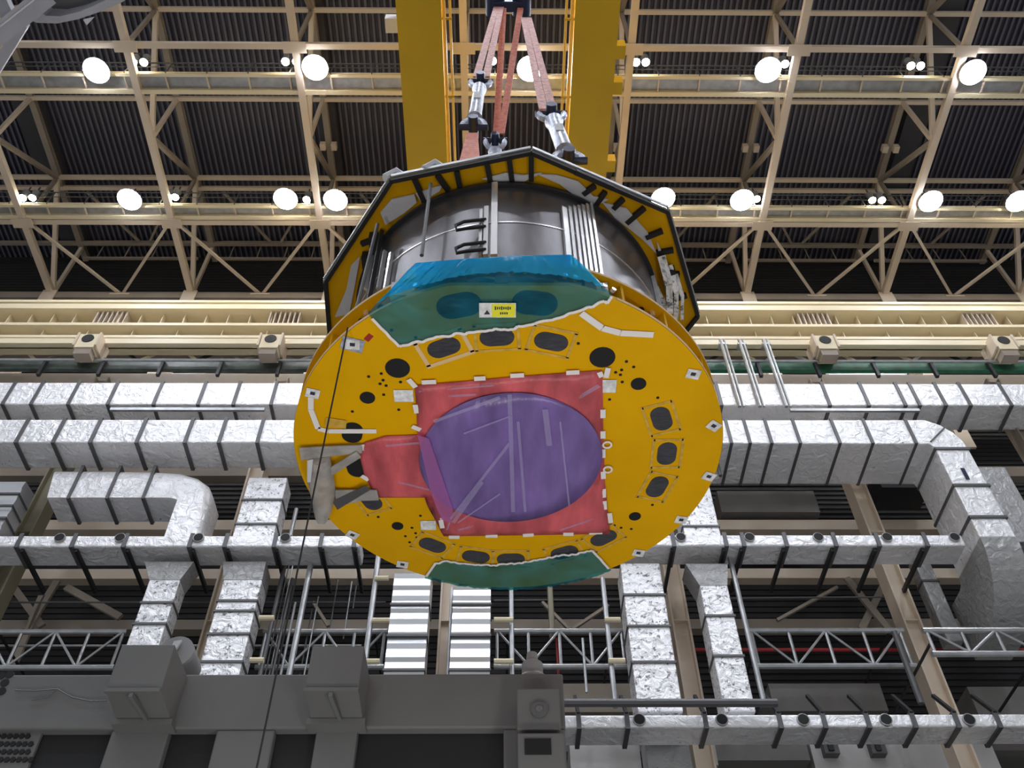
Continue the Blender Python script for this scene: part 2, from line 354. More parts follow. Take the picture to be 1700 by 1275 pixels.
# ================================================================== CRANE RUNWAY
def hbar(y0, y1, pt, pb, m, Yf, name, par, x0=-30, x1=30):
    return MB().box((x0, y0, ZR(pb, Yf)), (x1, y1, ZR(pt, Yf))).build(name, m, par)
rw = thing('crane_runway', 'long cream crane runway girder with ribbed webs crossing the whole wall', 'girder', (0, 24, 32))
hbar(23.95, 25.2, 501, 504.5, M['cream'], 24, 'rail', rw)
hbar(23.85, 25.4, 506, 513.5, M['cream'], 23.85, 'top_flange', rw)
z1, z2, z3 = ZR(513.5, 23.85), ZR(537, 23.85), ZR(541, 23.85)
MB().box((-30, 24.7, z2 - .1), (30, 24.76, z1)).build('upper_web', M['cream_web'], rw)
MB().box((-30, 23.85, z3), (30, 24.9, z2)).build('middle_flange', M['cream'], rw)
z4, z5 = ZR(556, 23.9), ZR(560, 23.9)
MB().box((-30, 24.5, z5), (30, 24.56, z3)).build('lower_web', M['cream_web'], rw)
MB().box((-30, 23.95, z5), (30, 24.9, z4)).build('bottom_flange', M['cream'], rw)
i = 0; x = -29
while x < 29:
    near = any(abs(x - (X0 + k * BAY + .6)) < .5 for k in range(-4, 5))
    MB().box((x - .02, 24.15, z2), (x + .02, 24.7, z1)).build('web_rib', M['cream'], rw)
    if int(i) % 2 == 0 and i < 200: MB().box((x - .02, 24.1, z4), (x + .02, 24.5, z3)).build('web_rib', M['cream'], rw)
    x += .95; i += 1
xs = [145, 157, 168, 176, 184, 192, 204]
for base in (0, 285, 1130, 1400):
    for j in range(7):
        p = PY(168 + base + j * 8, 525, 24.3) if base < 1000 else PY(base + 190 - 0 + j * 8, 525, 24.3)
        MB().box((p.x - .03, 24.0, z2), (p.x + .03, 24.7, z1)).build('joint_rib', M['beige'], rw)
t = thing('conductor_beam', 'cream box beam with square clamp blocks under the crane runway', 'beam', (0, 23.6, 31))
zz1, zz2 = ZR(563, 23.4), ZR(571, 23.4)
MB().box((-30, 23.4, zz2), (30, 23.62, zz1)).build('box_beam', M['cream'], t)
for px in (147, 450, 1368, 1663, 752, 1060):
    p = PY(px, 563, 23.05); a, b = ZR(556, 23.0), ZR(571, 23.0)
    o = MB().box((p.x - .38, 23.0, b - .25), (p.x + .38, 23.9, a)).build('clamp_block', M['steel'] if 0 else M['cream'], t)
    MB().tube([(p.x, 22.97, (a + b) / 2), (p.x, 23.05, (a + b) / 2)], .24, 20).build('black_bore', M['hole'], o)
    MB().box((p.x - .33, 23.05, ZR(588, 23.05)), (p.x + .33, 23.5, b - .25)).build('bracket_body', M['beige_dim'], t)
    for sx in (-1, 1): MB().box((p.x + sx * .44 - .04, 22.95, b - .15), (p.x + sx * .44 + .04, 23.95, a + .05)).build('clamp_strap', M['beige'], t)
# wall horizontal backing beams between runway and ducts
tag(MB().box((-30, 25.4, ZR(590, 25.4)), (30, 25.8, ZR(583, 25.4))).build('wall_girt', M['beige_dim']), 'darker beige wall girt just under the clamp block beam', 'beam', 'wall girts')
# clutter lattice between 577 and 598
lt = thing('lattice_girder', 'darker beige lattice of small crossed struts beneath the clamp block beam', 'girder', (0, 25, 30))
a, b = ZR(577, 25.0), ZR(600, 25.0)
for i in range(44):
    x = -24 + i * 1.1 + random.uniform(-.2, .2); up = i % 2
    MB().beam((x, 25.0, a if up else b), (x + 1.0, 25.05, b if up else a), .12, .1, (0, 1, 0)).build('lattice_strut', M[random.choice(['cream', 'beige_dim', 'cloth', 'dark'])], lt)
# cable tray: green at right, grey-green at left
for (x0, x1, m, l) in ((-26, -4.0, M['greendim'], 'dull grey green cable tray running behind the load at left'), (5.0, 27, M['green'], 'dark green cable tray running behind the load at right')):
    t = thing('cable_tray', l, 'tray', (x0, 23.8, 28), 'cable trays')
    MB().box((x0, 23.8, ZR(613, 23.8)), (x1, 23.98, ZR(601, 23.8))).build('tray_side', m, t)
    MB().tube([(x0, 23.6, ZR(599, 23.6)), (x1, 23.6, ZR(599, 23.6))], .07, 6).build('edge_pipe', M['steel'], t)
    x = x0 + .6
    while x < x1:
        MB().box((x, 23.6, ZR(622, 23.6)), (x + .12, 23.75, ZR(595, 23.6))).build('hanger', M['dark'], t); x += 2.35
for py, m, l in ((629, 'beige_dim', 'darker beige wall girt level with the strip windows'), (871, 'beige', 'beige wall girt just above the long middle foil duct'), (952, 'beige', 'beige wall girt just below the long middle foil duct'),
                 (1036, 'beige_dim', 'brown wall girt above the pipe ladder frames'), (782, 'beige_dim', 'dim wall girt under the double foil ducts'), (1240, 'mid_panel', 'grey wall girt at the bottom behind the lower duct')):
    tag(MB().box((-30, 27.2, ZR(py + 8, 27.2)), (30, 27.6, ZR(py - 8, 27.2))).build('wall_girt', M[m]), l, 'beam', 'wall girts')

# ================================================================== DUCTS
def hduct(label, px0, px1, pt, pb, Y, depth, straps=(), m='foil', ends=None):
    zt, zb = ZR(pt, Y), ZR(pb, Y); x0 = PY(px0, (pt + pb) / 2, Y).x; x1 = PY(px1, (pt + pb) / 2, Y).x
    t = thing('foil_duct', label, 'duct', ((x0 + x1) / 2, Y, zb), 'foil wrapped ventilation ducts')
    MB().box((x0, Y, zb), (x1, Y + depth, zt)).build('duct_body', M[m], t, bevel=.05)
    for s in straps:
        x = PY(s, pt, Y).x
        if x0 < x < x1: MB().box((x - .06, Y - .05, zb - .06), (x + .06, Y + depth + .05, zt + .06)).build('duct_strap', M['strap'], t)
    return t, x0, x1, zt, zb
SA = [26, 72, 132, 196, 270, 342, 399, 460, 1188, 1363, 1426, 1485, 1508, 1550, 1590, 1656]
tA = hduct('upper long foil duct directly beneath the cable trays', -80, 1800, 636, 672, 23.2, 1.3, SA)
MB().box((-14.5, 23.15, ZR(681, 23.15)), (-8.8, 23.25, ZR(677, 23.15))).build('support_rail', M['steel'], tA[0])
p0 = PY(1312, 680, 23.15).x; p1 = PY(1527, 680, 23.15).x
MB().box((p0, 23.15, ZR(681, 23.15)), (p1, 23.25, ZR(677, 23.15))).build('support_rail', M['steel'], tA[0])
for a, b in ((1197, 1230), (1230, 1264), (1273, 1308)):
    x = PY(b, 672, 22.95).x
    tag(MB().tube([(x, 23.12, ZR(674, 23.1)), (x, 23.12, ZR(563, 23.1))], .07, 8).tube([(x + .15, 23.12, ZR(674, 23.1)), (x + .15, 23.12, ZR(563, 23.1))], .05, 8).box((x - .1, 23.08, ZR(571, 23.1)), (x + .24, 23.42, ZR(568, 23.1))).build('hanger_pole', M['steel']),
        'double steel hanger pole crossing the green tray, %s right of the load' % {1230: 'nearest', 1264: 'second', 1308: 'third'}[b], 'pole', 'hanger poles')
SB = [48, 108, 168, 243, 321, 376, 438, 1204, 1234, 1269, 1315, 1379, 1432, 1502]
YB = 21.9; DB = 1.25; DR = 2.0
ztB, zbB = ZR(697, YB), ZR(735, YB)
tB, *_ = hduct('lower long foil duct of the pair, ending in a bend at left of the load', -80, 780, 697, 735, YB, DB, [s for s in SB if s < 800])
tB['label'] = 'lower long foil duct of the pair, left of the lifted load'
# right part with elbow: outline in the wall plane extruded in depth
t = thing('foil_duct', 'big foil duct right of the load that bends down and curls back to the wall', 'duct', (8, YB, zbB), 'foil wrapped ventilation ducts')
def W(px, py, Y=YB): q = PY(px, py, Y); return (q.x, Y, q.z)
xi0, xi1 = PY(1553, 745, YB).x, PY(1608, 745, YB).x
out = [(PY(900, 700, YB).x, YB, ztB), W(1535, 697), W(1560, 705), W(1583, 718), W(1598, 731), (xi1, YB, ZR(745, YB)), (xi0, YB, ZR(745, YB)), W(1545, 737), (PY(900, 735, YB).x, YB, zbB)]
MB().prism(out, (0, 2.0, 0)).build('duct_body', M['foil'], t, bevel=.04)
zc = ZR(892, YB)
MB().box((xi0, YB, zc), (xi1, YB + DR, ZR(745, YB))).build('duct_body', M['foil'], t, bevel=.04)
prof = [(YB, zc)]; R1 = 2.3
for i in range(1, 11):
    a = PI / 2 * i / 10; prof.append((YB + R1 - R1 * math.cos(a), zc - R1 * math.sin(a)))
prof += [(YB + R1 + .8, zc - R1), (YB + R1 + .8, zc - R1 + DR)]
for i in range(10, -1, -1):
    a = PI / 2 * i / 10; r2 = R1 - DR; prof.append((YB + R1 - r2 * math.cos(a), zc - r2 * math.sin(a)))
# quad-strip elbow turning back into the wall
L = len(prof); half = L // 2
mb = MB(); m1 = [(y, z) for y, z in prof[:half]]; m2 = [(y, z) for y, z in prof[half:]][::-1]
vs = []
for (y1, z1_), (y2, z2_) in zip(m1, m2): vs += [(xi0, y1, z1_), (xi1, y1, z1_), (xi1, y2, z2_), (xi0, y2, z2_)]
fs = []
for i in range(len(m1) - 1):
    for j in range(4): fs.append((i * 4 + j, i * 4 + (j + 1) % 4, i * 4 + 4 + (j + 1) % 4, i * 4 + 4 + j))
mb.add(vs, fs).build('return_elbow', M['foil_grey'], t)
for s in [s for s in SB if s > 1000]:
    x = PY(s, 697, YB).x; MB().box((x - .05, YB - .05, zbB - .05), (x + .05, YB + DR + .05, ztB + .05)).build('duct_strap', M['strap'], t)
for py in (745, 806, 859):
    z = ZR(py, YB); MB().box((xi0 - .04, YB - .05, z - .05), (xi1 + .04, YB + DR, z + .05)).build('joint_band', M['strap'], t)
q = W(1602, 787); MB().box((q[0] - .06, YB - .03, q[2] - .25), (q[0] + .06, YB - .005, q[2] + .25)).build('tape_mark', M['navy'], t)
MB().beam(W(1545, 733, YB - .03), W(1568, 710, YB - .03), .04, .04, (0, 1, 0)).build('joint_band', M['strap'], t)

SC = [37, 127, 212, 320, 378, 459, 535, 590, 1116, 1202, 1231, 1301, 1382, 1453, 1532]
def noz(t, xs, py, Y):
    for s in xs:
        q = PY(s, py, Y); n_ = MB().tube([(q.x, Y - .06, q.z), (q.x, Y + .05, q.z)], .17, 16).build('nozzle', M['foil_grey'], t)
        MB().tube([(q.x, Y - .075, q.z), (q.x, Y - .055, q.z)], .14, 16).build('bore', M['hole'], n_)
YC = 22.3
tC, *_ = hduct('long slim middle foil duct with round nozzles, left of the load', -80, 598, 889, 907, YC, .95, [s for s in SC if s < 700]); noz(tC, [100, 200, 330, 474], 894, YC)
tC2, *_ = hduct('long slim middle foil duct with round nozzles, right of the load', 1000, 1600, 888, 906, YC, .95, [s for s in SC if s > 700]); noz(tC2, [1130, 1244, 1358, 1472, 1584], 893, YC)
for tt, ss in ((tC, [s for s in SC if s < 700]), (tC2, [s for s in SC if s > 700])):
    for s in ss:
        x = PY(s, 905, YC).x; MB().beam((x, YC + .1, ZR(909, YC)), (x, 24.5, ZR(909, YC)), .09, .14).build('bracket_arm', M['dark'], tt)
SD = [960, 1040, 1169, 1292, 1365, 1437, 1513, 1584, 1652]
tD, *_ = hduct('lowest slim foil duct with round nozzles along the bottom right', 925, 1800, 1187, 1208, YC, .95, SD); noz(tD, [1061, 1198, 1333, 1470, 1608], 1196, YC)
for s in SD:
    x = PY(s, 1187, YC).x; MB().beam((x, YC - .05, ZR(1187, YC)), (x + .0, YC + .7, ZR(1187, YC) + .95), .09, .09).build('stay_bar', M['dark'], tD)

def vduct(label, px0, px1, pyt, pyb, Y, depth, m='foil_spk', bands=(), neck=None, ref=None):
    r = ref or pyb
    x0, x1 = PY(px0, r, Y).x, PY(px1, r, Y).x; zt, zb = ZR(pyt, Y), (0 if pyb == 1125 else ZR(pyb, Y))
    t = thing('duct_riser', label, 'duct', ((x0 + x1) / 2, Y, zb), 'vertical duct risers')
    if m == 'sheet':
        pf = [(x0, Y + depth, zt), (x0, Y + depth, zb)]; z = zb; k_ = 0
        while z < zt:
            pf.append((x0, Y + (.0, .05, .015, .06)[k_ % 4], z)); z += (.30, .16, .24, .12)[k_ % 4]; k_ += 1
        MB().prism(pf, (x1 - x0, 0, 0)).build('duct_body', M[m], t)
    else: MB().box((x0, Y, zb), (x1, Y + depth, zt)).build('duct_body', M[m], t, bevel=.03)
    for b in bands:
        z = ZR(b, Y); MB().box((x0 - .03, Y - .04, z - .035), (x1 + .03, Y + depth, z + .035)).build('joint_band', M['strap'], t)
    if neck:
        (na, nb, npt) = neck; xa, xb = PY(na, npt, Y).x, PY(nb, npt, Y).x; zn = ZR(npt, Y)
        MB().add([(x0, Y, zt), (x1, Y, zt), (x1, Y + depth, zt), (x0, Y + depth, zt), (xa, Y, zn), (xb, Y, zn), (xb, Y + depth, zn), (xa, Y + depth, zn)],
                 [(0, 1, 2, 3), (4, 5, 6, 7), (0, 1, 5, 4), (1, 2, 6, 5), (2, 3, 7, 6), (3, 0, 4, 7)]).build('neck', M['foil_grey'], t)
    return t, x0, x1
YV = 22.7
vduct('narrow speckled foil riser below the middle duct, farthest left', 190, 246, 962, 1125, YV, .7, bands=(1000, 1035), neck=(240, 322, 932))
vduct('wide patterned foil riser left of the load, below the middle duct', 328, 398, 962, 1125, YV, .8, bands=(997, 1014, 1052, 1098), neck=(370, 442, 932), ref=1115)
vduct('short foil riser above the middle duct, beside the curved elbow duct', 387, 455, 793, 892, YV, .8, bands=(830, 870), ref=885)
vduct('smooth ridged metal riser left of the central column', 637, 704, 945, 1125, YV, .8, 'sheet', bands=(1003, 1055, 1112), ref=1115)
vduct('smooth ridged metal riser right of the central column', 746, 813, 970, 1125, YV, .8, 'sheet', bands=(1003, 1055, 1112), ref=1115)
vduct('widest speckled foil riser right of the load', 1060, 1135, 935, 1182, YV, 1.0, bands=(988, 1040, 1100), ref=1185)
vduct('narrower speckled foil riser right of the widest one', 1204, 1256, 972, 1182, YV, .8, bands=(1023, 1090), neck=(1138, 1208, 936), ref=1185)
vduct('bright foil riser partly hidden behind the right rim of the load', 1136, 1196, 790, 890, YV, .8, bands=(874,), ref=885)
vduct('foil riser fragment below the lowest duct', 1075, 1150, 1222, 1285, 23.4, .8, m='foil_grey', ref=1270)
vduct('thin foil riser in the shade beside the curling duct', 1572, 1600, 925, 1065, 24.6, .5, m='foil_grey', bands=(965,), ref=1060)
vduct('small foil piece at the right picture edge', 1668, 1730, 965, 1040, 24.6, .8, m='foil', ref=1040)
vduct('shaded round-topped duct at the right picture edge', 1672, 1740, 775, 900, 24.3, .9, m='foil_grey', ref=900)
vduct('smooth pale riser cut by the left picture edge', -90, -15, 795, 905, YV, .8, 'sheet', bands=(820, 840, 860), ref=905)
# curved elbow duct at left: swept rounded section
t = thing('elbow_duct', 'thick curved foil duct bending down at left under the long ducts', 'duct', W(300, 830, 22.6), 'foil wrapped ventilation ducts')
def sweep(outer, inner, depth, Y, name, m, par, rnd=.35):
    mb = MB(); n = len(outer); K = 6; vs = []; 
    for o_, i_ in zip(outer, inner):
        o_ = Vector((o_[0], 0, o_[2])); i_ = Vector((i_[0], 0, i_[2])); ring = []
        d = (i_ - o_); Lw = d.length; d.normalize()
        for (u, v) in [(0, depth), (0, rnd)] + [(rnd - rnd * math.cos(a * PI / 2 / K) if 0 else rnd * (1 - math.cos(a * PI / 2 / K)), rnd * (1 - math.sin(a * PI / 2 / K))) for a in range(1, K)] + [(rnd, 0), (Lw, 0), (Lw, depth)]:
            q = o_ + d * u; ring.append((q.x, Y + v, q.z))
        vs += ring
    m_ = len(ring)
    fs = [(i * m_ + j, i * m_ + (j + 1) % m_, (i + 1) * m_ + (j + 1) % m_, (i + 1) * m_ + j) for i in range(n - 1) for j in range(m_)]
    fs += [tuple(range(m_)), tuple(range((n - 1) * m_, n * m_))]
    return mb.add(vs, fs, True).build(name, m, par)
YE = 22.6
outer = [W(92, 776, YE), W(150, 776, YE), W(250, 777, YE), W(300, 780, YE), W(328, 788, YE), W(345, 800, YE), W(351, 815, YE)]
xo = W(351, 815, YE)[0]; xin = W(292, 836, YE)[0]
outer += [(xo, YE, ZR(850, YE)), (xo, YE, ZR(892, YE))]
zi = ZR(826, YE)
inner = [(W(80, 822, YE)[0], YE, zi), (W(140, 822, YE)[0], YE, zi), (W(235, 822, YE)[0], YE, zi), (xin - .3, YE, zi), (xin - .1, YE, zi - .05), (xin, YE, zi - .1), (xin, YE, zi - .25), (xin, YE, ZR(852, YE)), (xin, YE, ZR(892, YE))]
sweep(outer, inner, 1.2, YE, 'duct_body', M['foil'], t)
for px in (138, 200, 258):
    q = PY(px, 776, YE); MB().box((q.x - .05, YE - .05, zi - .08), (q.x + .05, YE + 1.25, q.z + .06)).build('duct_strap', M['strap'], t)

# ================================================================== PIPE LADDERS AND PIPES
def ladder(label, px0, px1, rows=(1048, 1107), Y=24.0, n=4):
    za, zb = ZR(rows[0], Y), ZR(rows[1], Y); x0, x1 = PY(px0, 1080, Y).x, PY(px1, 1080, Y).x
    t = thing('pipe_ladder', label, 'frame', ((x0 + x1) / 2, Y, zb), 'horizontal pipe ladder frames')
    MB().tube([(x0, Y, za), (x1, Y, za)], .085, 8).build('top_pipe', M['steel'], t)
    MB().tube([(x0, Y, zb), (x1, Y, zb)], .085, 8).build('bottom_pipe', M['steel'], t)
    for i in range(n + 1):
        x = x0 + (x1 - x0) * (i + .1) / (n + .2); MB().tube([(x, Y, zb), (x, Y, za)], .05, 6).build('rung', M['steel'], t)
    for i in range(0, n):
        a, b = x0 + (x1 - x0) * (i + .1) / (n + .2), x0 + (x1 - x0) * (i + 1.1) / (n + .2)
        if i % 2: a, b = b, a
        MB().tube([(a, Y - .03, za), (b, Y - .03, zb)], .04, 6).build('diagonal', M['steel'], t)
    for x in (x0 + .4, x1 - .4): MB().beam((x, Y, za), (x, 29.14, za), .06, .06).build('wall_arm', M['dark'], t)
ladder('grey pipe ladder frame at lower left behind the grey machine', -40, 200)
ladder('grey pipe ladder frame below the left rim of the load', 430, 640)
ladder('grey pipe ladder frame below the blue bag, crossed by a red pipe', 820, 1040)
ladder('grey pipe ladder frame between the riser and the leaning column', 1248, 1512)
ladder('grey pipe ladder frame right of the leaning column', 1545, 1790, (1048, 1087), 21.6)
def pipe(label, pts, r, m='steel', Y=None, name='service_pipe'):
    return tag(MB().tube([PY(a, b, Y) if Y else a for a, b in pts], r, 8).build(name, M[m]), label, 'pipe', 'service pipes')
def vpipe(label, px, py0, py1, Y, r, m='steel'):
    x = PY(px, py1, Y).x
    return tag(MB().tube([(x, Y, ZR(py0, Y)), (x, Y, 0 if py1 == 1120 and px < 930 else ZR(py1, Y))], r, 8).build('service_pipe', M[m]), label, 'pipe', 'service pipes')
for args in (('bright steel pipe left of the ladder frame under the load rim', 480, 938, 1120, 23, .09), ('thin grey pipe nearest right of the patterned riser', 432, 905, 1120, 23.4, .07, 'strap'),
             ('thin dark pipe just left of the bright steel pipe', 452, 960, 1120, 23.6, .045, 'strap'), ('thin grey pipe between the bright pipe and the grey block', 466, 1000, 1120, 23.6, .04, 'steel'),
             ('grey pipe with elbows left of the smooth riser', 606, 905, 1098, 22.9, .085), ('short bright pipe behind the left rim of the load', 482, 845, 890, 23.5, .07),
             ('pale pipe between central column and right smooth riser', 743, 975, 1120, 23.2, .04), ('grey pipe with clamps right of the right smooth riser', 850, 975, 1120, 23.0, .07),
             ('olive pipe under the right half of the blue bag', 917, 975, 1060, 24.2, .09, 'olive'), ('grey bent pipe left of the widest foil riser', 1022, 960, 1175, 22.9, .075),
             ('slim grey post under the pipe ladder by the widest riser', 974, 1060, 1150, 23.3, .04), ('grey pipe right of the narrower foil riser', 1268, 905, 1165, 22.9, .08),
             ('dark pipe left of the leaning column', 1530, 1050, 1170, 23.4, .09, 'strap'), ('slim dark pole beside the load right rim', 1196, 640, 790, 22.6, .06, 'strap'),
             ('thin red pipe beneath the blue bag', 927, 1060, 1120, 24.2, .035, 'redpipe')):
    vpipe(*args)
for i, (px, a_, b_) in enumerate(((440, 905, 1120), (447, 930, 1120), (498, 1010, 1120), (505, 990, 1120), (545, 960, 1060), (570, 965, 1060), (586, 900, 1010))):
    vpipe('very thin hanging cable %s of seven left of the smooth risers' % ORD[i], px, a_, b_, 23.9 + .1 * (i % 3), .022, 'steel' if i % 2 else 'strap')
for l, a, b, y in (('white capped pipe stub left of the smooth riser, upper', 618, 650, 1030), ('white capped pipe stub left of the smooth riser, lower', 605, 630, 1098), ('white capped pipe stub right of the smooth riser, upper', 820, 852, 1029),
                   ('white capped pipe stub right of the smooth riser, lower', 820, 852, 1098), ('white capped pipe stub left of the widest riser, upper', 1004, 1030, 1029), ('white capped pipe stub left of the widest riser, lower', 1010, 1038, 1097),
                   ('white capped pipe stub high left of the smooth riser', 622, 645, 960), ('white capped pipe stub right of patterned riser, lower', 415, 438, 1096), ('white capped pipe stub right of patterned riser, upper', 430, 455, 1026)):
    pipe(l, [(a, y), (b, y)], .08, 'cream', 22.8, 'pipe_stub')
pipe('long thin dark line crossing behind the risers at left', [(0, 1000), (640, 1000)], .03, 'strap', 25)
pipe('long thin dark line crossing behind the risers at right', [(820, 997), (1470, 991)], .03, 'strap', 25)
pipe('long red pipe low behind the leaning column', [(1100, 1079), (1700, 1079)], .06, 'redpipe', 26)
pipe('long thin steel conduit low on the wall at left', [(0, 1072), (600, 1072)], .04, 'steel', 26)
pipe('dark rail above the lowest slim duct', [(900, 1167), (1290, 1167)], .11, 'strap', 21.95)
# diagonal braces in the recess
for l, p, q in (('beige diagonal wall strut behind the narrow foil riser', (110, 975), (200, 1025)), ('beige diagonal strut descending left of the leaning column', (1405, 960), (1475, 1045)),
                ('beige diagonal strut crossing left of the leaning column', (1470, 965), (1430, 1045)), ('thin diagonal strut in the dark recess right of the riser', (1290, 1030), (1390, 975)),
                ('beige cross strut at the far left recess', (15, 965), (70, 1040)), ('beige leaning strut at the far left recess', (95, 965), (45, 1045)), ('wide beige leaning plate at the far left recess', (70, 990), (20, 1110)),
                ('thin dark strut behind the pipes under the load rim', (520, 1000), (545, 1040)), ('thin diagonal strut under the blue bag', (900, 1000), (945, 1045)), ('thin diagonal strut under the right half of blue bag', (1010, 1005), (950, 1045))):
    wd = .1 if 'thin' in l else .24
    yy = 26.6 + .25 * ('cross' in l) + .12 * ('leaning' in l and 'crossing' not in l)
    tag(MB().beam(PY(*p, yy), PY(*q, yy), wd, .12, (0, 1, 0)).build('wall_strut', M['beige_dim']), l, 'strut', 'struts in the wall recess')
# wall cladding and cabinets bottom right
for l, px0, px1, pt, pb, m, Y in (('pale grey cladding panel below the lowest slim duct', 1340, 1640, 1222, 1300, 'grey_panel', 26.5), ('dull cladding panel left of the pale grey one', 1180, 1335, 1222, 1262, 'mid_panel', 26.3),
                                  ('grey cladding panel behind the narrow riser and pipe ladder', 1275, 1460, 1135, 1180, 'mid_panel', 26.8), ('light grey cladding panel at the lower right edge', 1605, 1780, 1140, 1186, 'mid_panel', 25.8),
                                  ('brown grey cladding panel right of the grey machine', 930, 1050, 1135, 1182, 'beige_dim', 26.5), ('pale sheet panel right of the grey machine below the duct', 945, 1060, 1228, 1290, 'grey_panel', 25.2),
                                  ('grey cladding block under the double ducts at right', 1190, 1350, 815, 850, 'mid_panel', 27.0), ('small white sheet below the lowest duct', 1150, 1185, 1228, 1270, 'grey_panel', 25.)):
    p, q = PY(px0, pt, Y), PY(px1, pb, Y); tag(MB().box((p.x, Y, q.z), (PY(px1, pt, Y).x, 29.14, p.z)).build('cladding_panel', M[m]), l, 'panel', 'cladding panels')
for l, px in (('dark control box on pale cladding, left of two', 1378), ('dark control box on pale cladding, right of two', 1456)):
    p = PY(px, 1240, 26.3); t = thing('control_box', l, 'box', p, 'control boxes')
    MB().box((p.x - .22, 26.2, p.z - .25), (p.x + .22, 26.52, p.z + .25)).build('housing', M['strap'], t)
    MB().box((p.x - .1, 26.15, p.z - .18), (p.x + .06, 26.2, p.z + .18)).build('front_plate', M['dark'], t)
# equipment racks in the dark recess at right
p = PY(1490, 790, 25.8)
t = thing('air_handler', 'dark ventilation machine in the shadow inside the duct bend', 'machine', p)
MB().box((p.x - .9, 25.6, p.z - .8), (p.x + .9, 26.8, p.z + .2)).build('casing', M['dark'], t)
for i in range(4): MB().tube([(p.x - .7 + i * .45, 25.5, p.z + .1), (p.x - .7 + i * .45, 25.5, p.z + .5)], .12, 10).build('fan_cap', M['strap'], t)

# ================================================================== OVERHEAD CRANE
zG = 36.2
for (a, b, l) in ((667, 738, 'left broad yellow crane girder'), (948, 1018, 'right broad yellow crane girder')):
    xa, xb = PZ(a, 150, zG).x, PZ(b, 150, zG).x
    t = thing('crane_girder', l + ' running overhead to the wall', 'girder', ((xa + xb) / 2, 0, zG), 'crane girders')
    MB().box((xa, -8, zG), (xb, 24.4, zG + .08)).build('bottom_flange', M['girder_yellow'], t)
    MB().box((xa + .12, -8, zG + .08), (xb - .12, 24.4, zG + 2.3)).build('web_box', M['girder_yellow'], t)
    MB().box((xa, -8, zG + 2.3), (xb, 24.4, zG + 2.4)).build('top_flange', M['girder_yellow'], t)
    ins = xb if a < 800 else xa; sg = 1 if a < 800 else -1
    for off, rr in ((.07, .07), (.30, .05)):
        MB().tube([(ins + sg * off, -8, zG + .35), (ins + sg * off, 24, zG + .35)], rr, 8).build('conduit', M['conduit'], t)
    for y_ in range(-6, 24, 3): MB().box((ins - .15 * sg, y_, zG + .3), (ins + sg * .36, y_ + .08, zG + .36)).build('conduit_clip', M['girder_yellow'], t)
    q = [PZ(a, y, zG) for y in (20, 130, 225)]
    if a > 800:
        for y_ in (12.9, 14.3, 17.6): MB().box((xb, y_, zG), (xb + .35, y_ + .5, zG + .6)).build('bracket', M['girder_yellow'], t)
p = PZ(650, 42, 38.); jb = tag(MB().box((p.x - .25, p.y - .25, 38.), (p.x + .25, p.y + .3, 38.5)).build('junction_box', M['cloth']), 'white junction box beside the left yellow crane girder', 'box')
MB().box((p.x + .25, p.y - .05, 38.2), (PZ(667, 150, zG).x + .15, p.y + .05, 38.3)).build('mounting_arm', M['steel'], jb)

# ================================================================== ADDED FLOOR LIGHTS THAT BRIGHTEN THE LOAD FROM BELOW
M['fillglow'] = mat('fill_light_glow', (1, 1, 1), emis=(1, .97, .92), estr=120)
for i, (x, y) in enumerate(((-3.6, 3.2), (3.6, 3.2), (-1.6, 5.6), (1.8, 5.6))):
    t = thing('added_fill_light', 'added fill light on a low stand on the floor under the load, ' + ('far left', 'far right', 'inner left', 'inner right')[i], 'lamp', (x, y, 0), 'added floor fill lights')
    tgt = Vector((.08, 7.2, 9)); c = Vector((x, y, 1.0)); d = (tgt - c).normalized(); u = d.cross(Vector((1, 0, 0))).normalized(); v = d.cross(u)
    def bx(c_, a, b, m_, nme): MB().prism([c_ - u * a - v * a, c_ + u * a - v * a, c_ + u * a + v * a, c_ - u * a + v * a], d * b).build(nme, m_, t)
    bx(c - d * .1, .25, .1, M['dark'], 'lamp_head'); bx(c + d * .005, .225, .01, M['fillglow'], 'lamp_face')
    MB().tube([(x, y, .05), (x, y, .85)], .025, 8).build('stand_pole', M['steel'], t)
    for k in range(3): MB().tube([(x, y, .35), (x + .4 * math.cos(k * 2.1), y + .4 * math.sin(k * 2.1), .01)], .015, 6).build('leg', M['steel'], t)

# ================================================================== THE LIFTED LOAD
C0 = Vector((.082, 7.221, 0)); R0 = 2.33; ZB = 8.83; ZP = 9.16; RB = 1.92; ZT = 11.5
def onb(px, py, dz=0): return PZ(px, py, ZB - dz)
load = thing('lifted_vessel', 'round steel vessel with yellow disc-shaped base hanging from the crane', 'vessel', (C0.x, C0.y, ZB))
YCUT = PZ(840, 474, ZB).y          # the near rim is cut straight where the bag hangs
ring_pts = [Vector((C0.x + R0 * math.cos(2 * PI * k / 180), max(YCUT, C0.y + R0 * math.sin(2 * PI * k / 180)), ZB)) for k in range(180)]
MB().prism(ring_pts, (0, 0, .05)).build('base_disc', M['yellow'], load)
MB().lathe([(RB - .1, 0), (R0, 0), (R0, .045), (RB - .1, .045)], (C0.x, C0.y, ZP), 160, closed=True).build('upper_ring', M['yellow'], load)
MB().lathe([(RB - .02, .05), (RB - .02, ZP - ZB)], (C0.x, C0.y, ZB), 120).build('ring_web', M['yellow'], load)
MB().lathe([(R0 + .004, .004), (R0 + .004, .046)], (C0.x, C0.y, ZB), 160, a0=math.radians(-64), a1=math.radians(244)).build('lit_rim_band', M['tape'], load)  # pale bands round both edges imitate light catching them
MB().lathe([(R0 + .004, .004), (R0 + .004, .041)], (C0.x, C0.y, ZP), 160).build('lit_rim_band', M['tape'], load)
def pol(r, a, z): a = math.radians(a); return Vector((C0.x + r * math.cos(a), C0.y + r * math.sin(a), z))
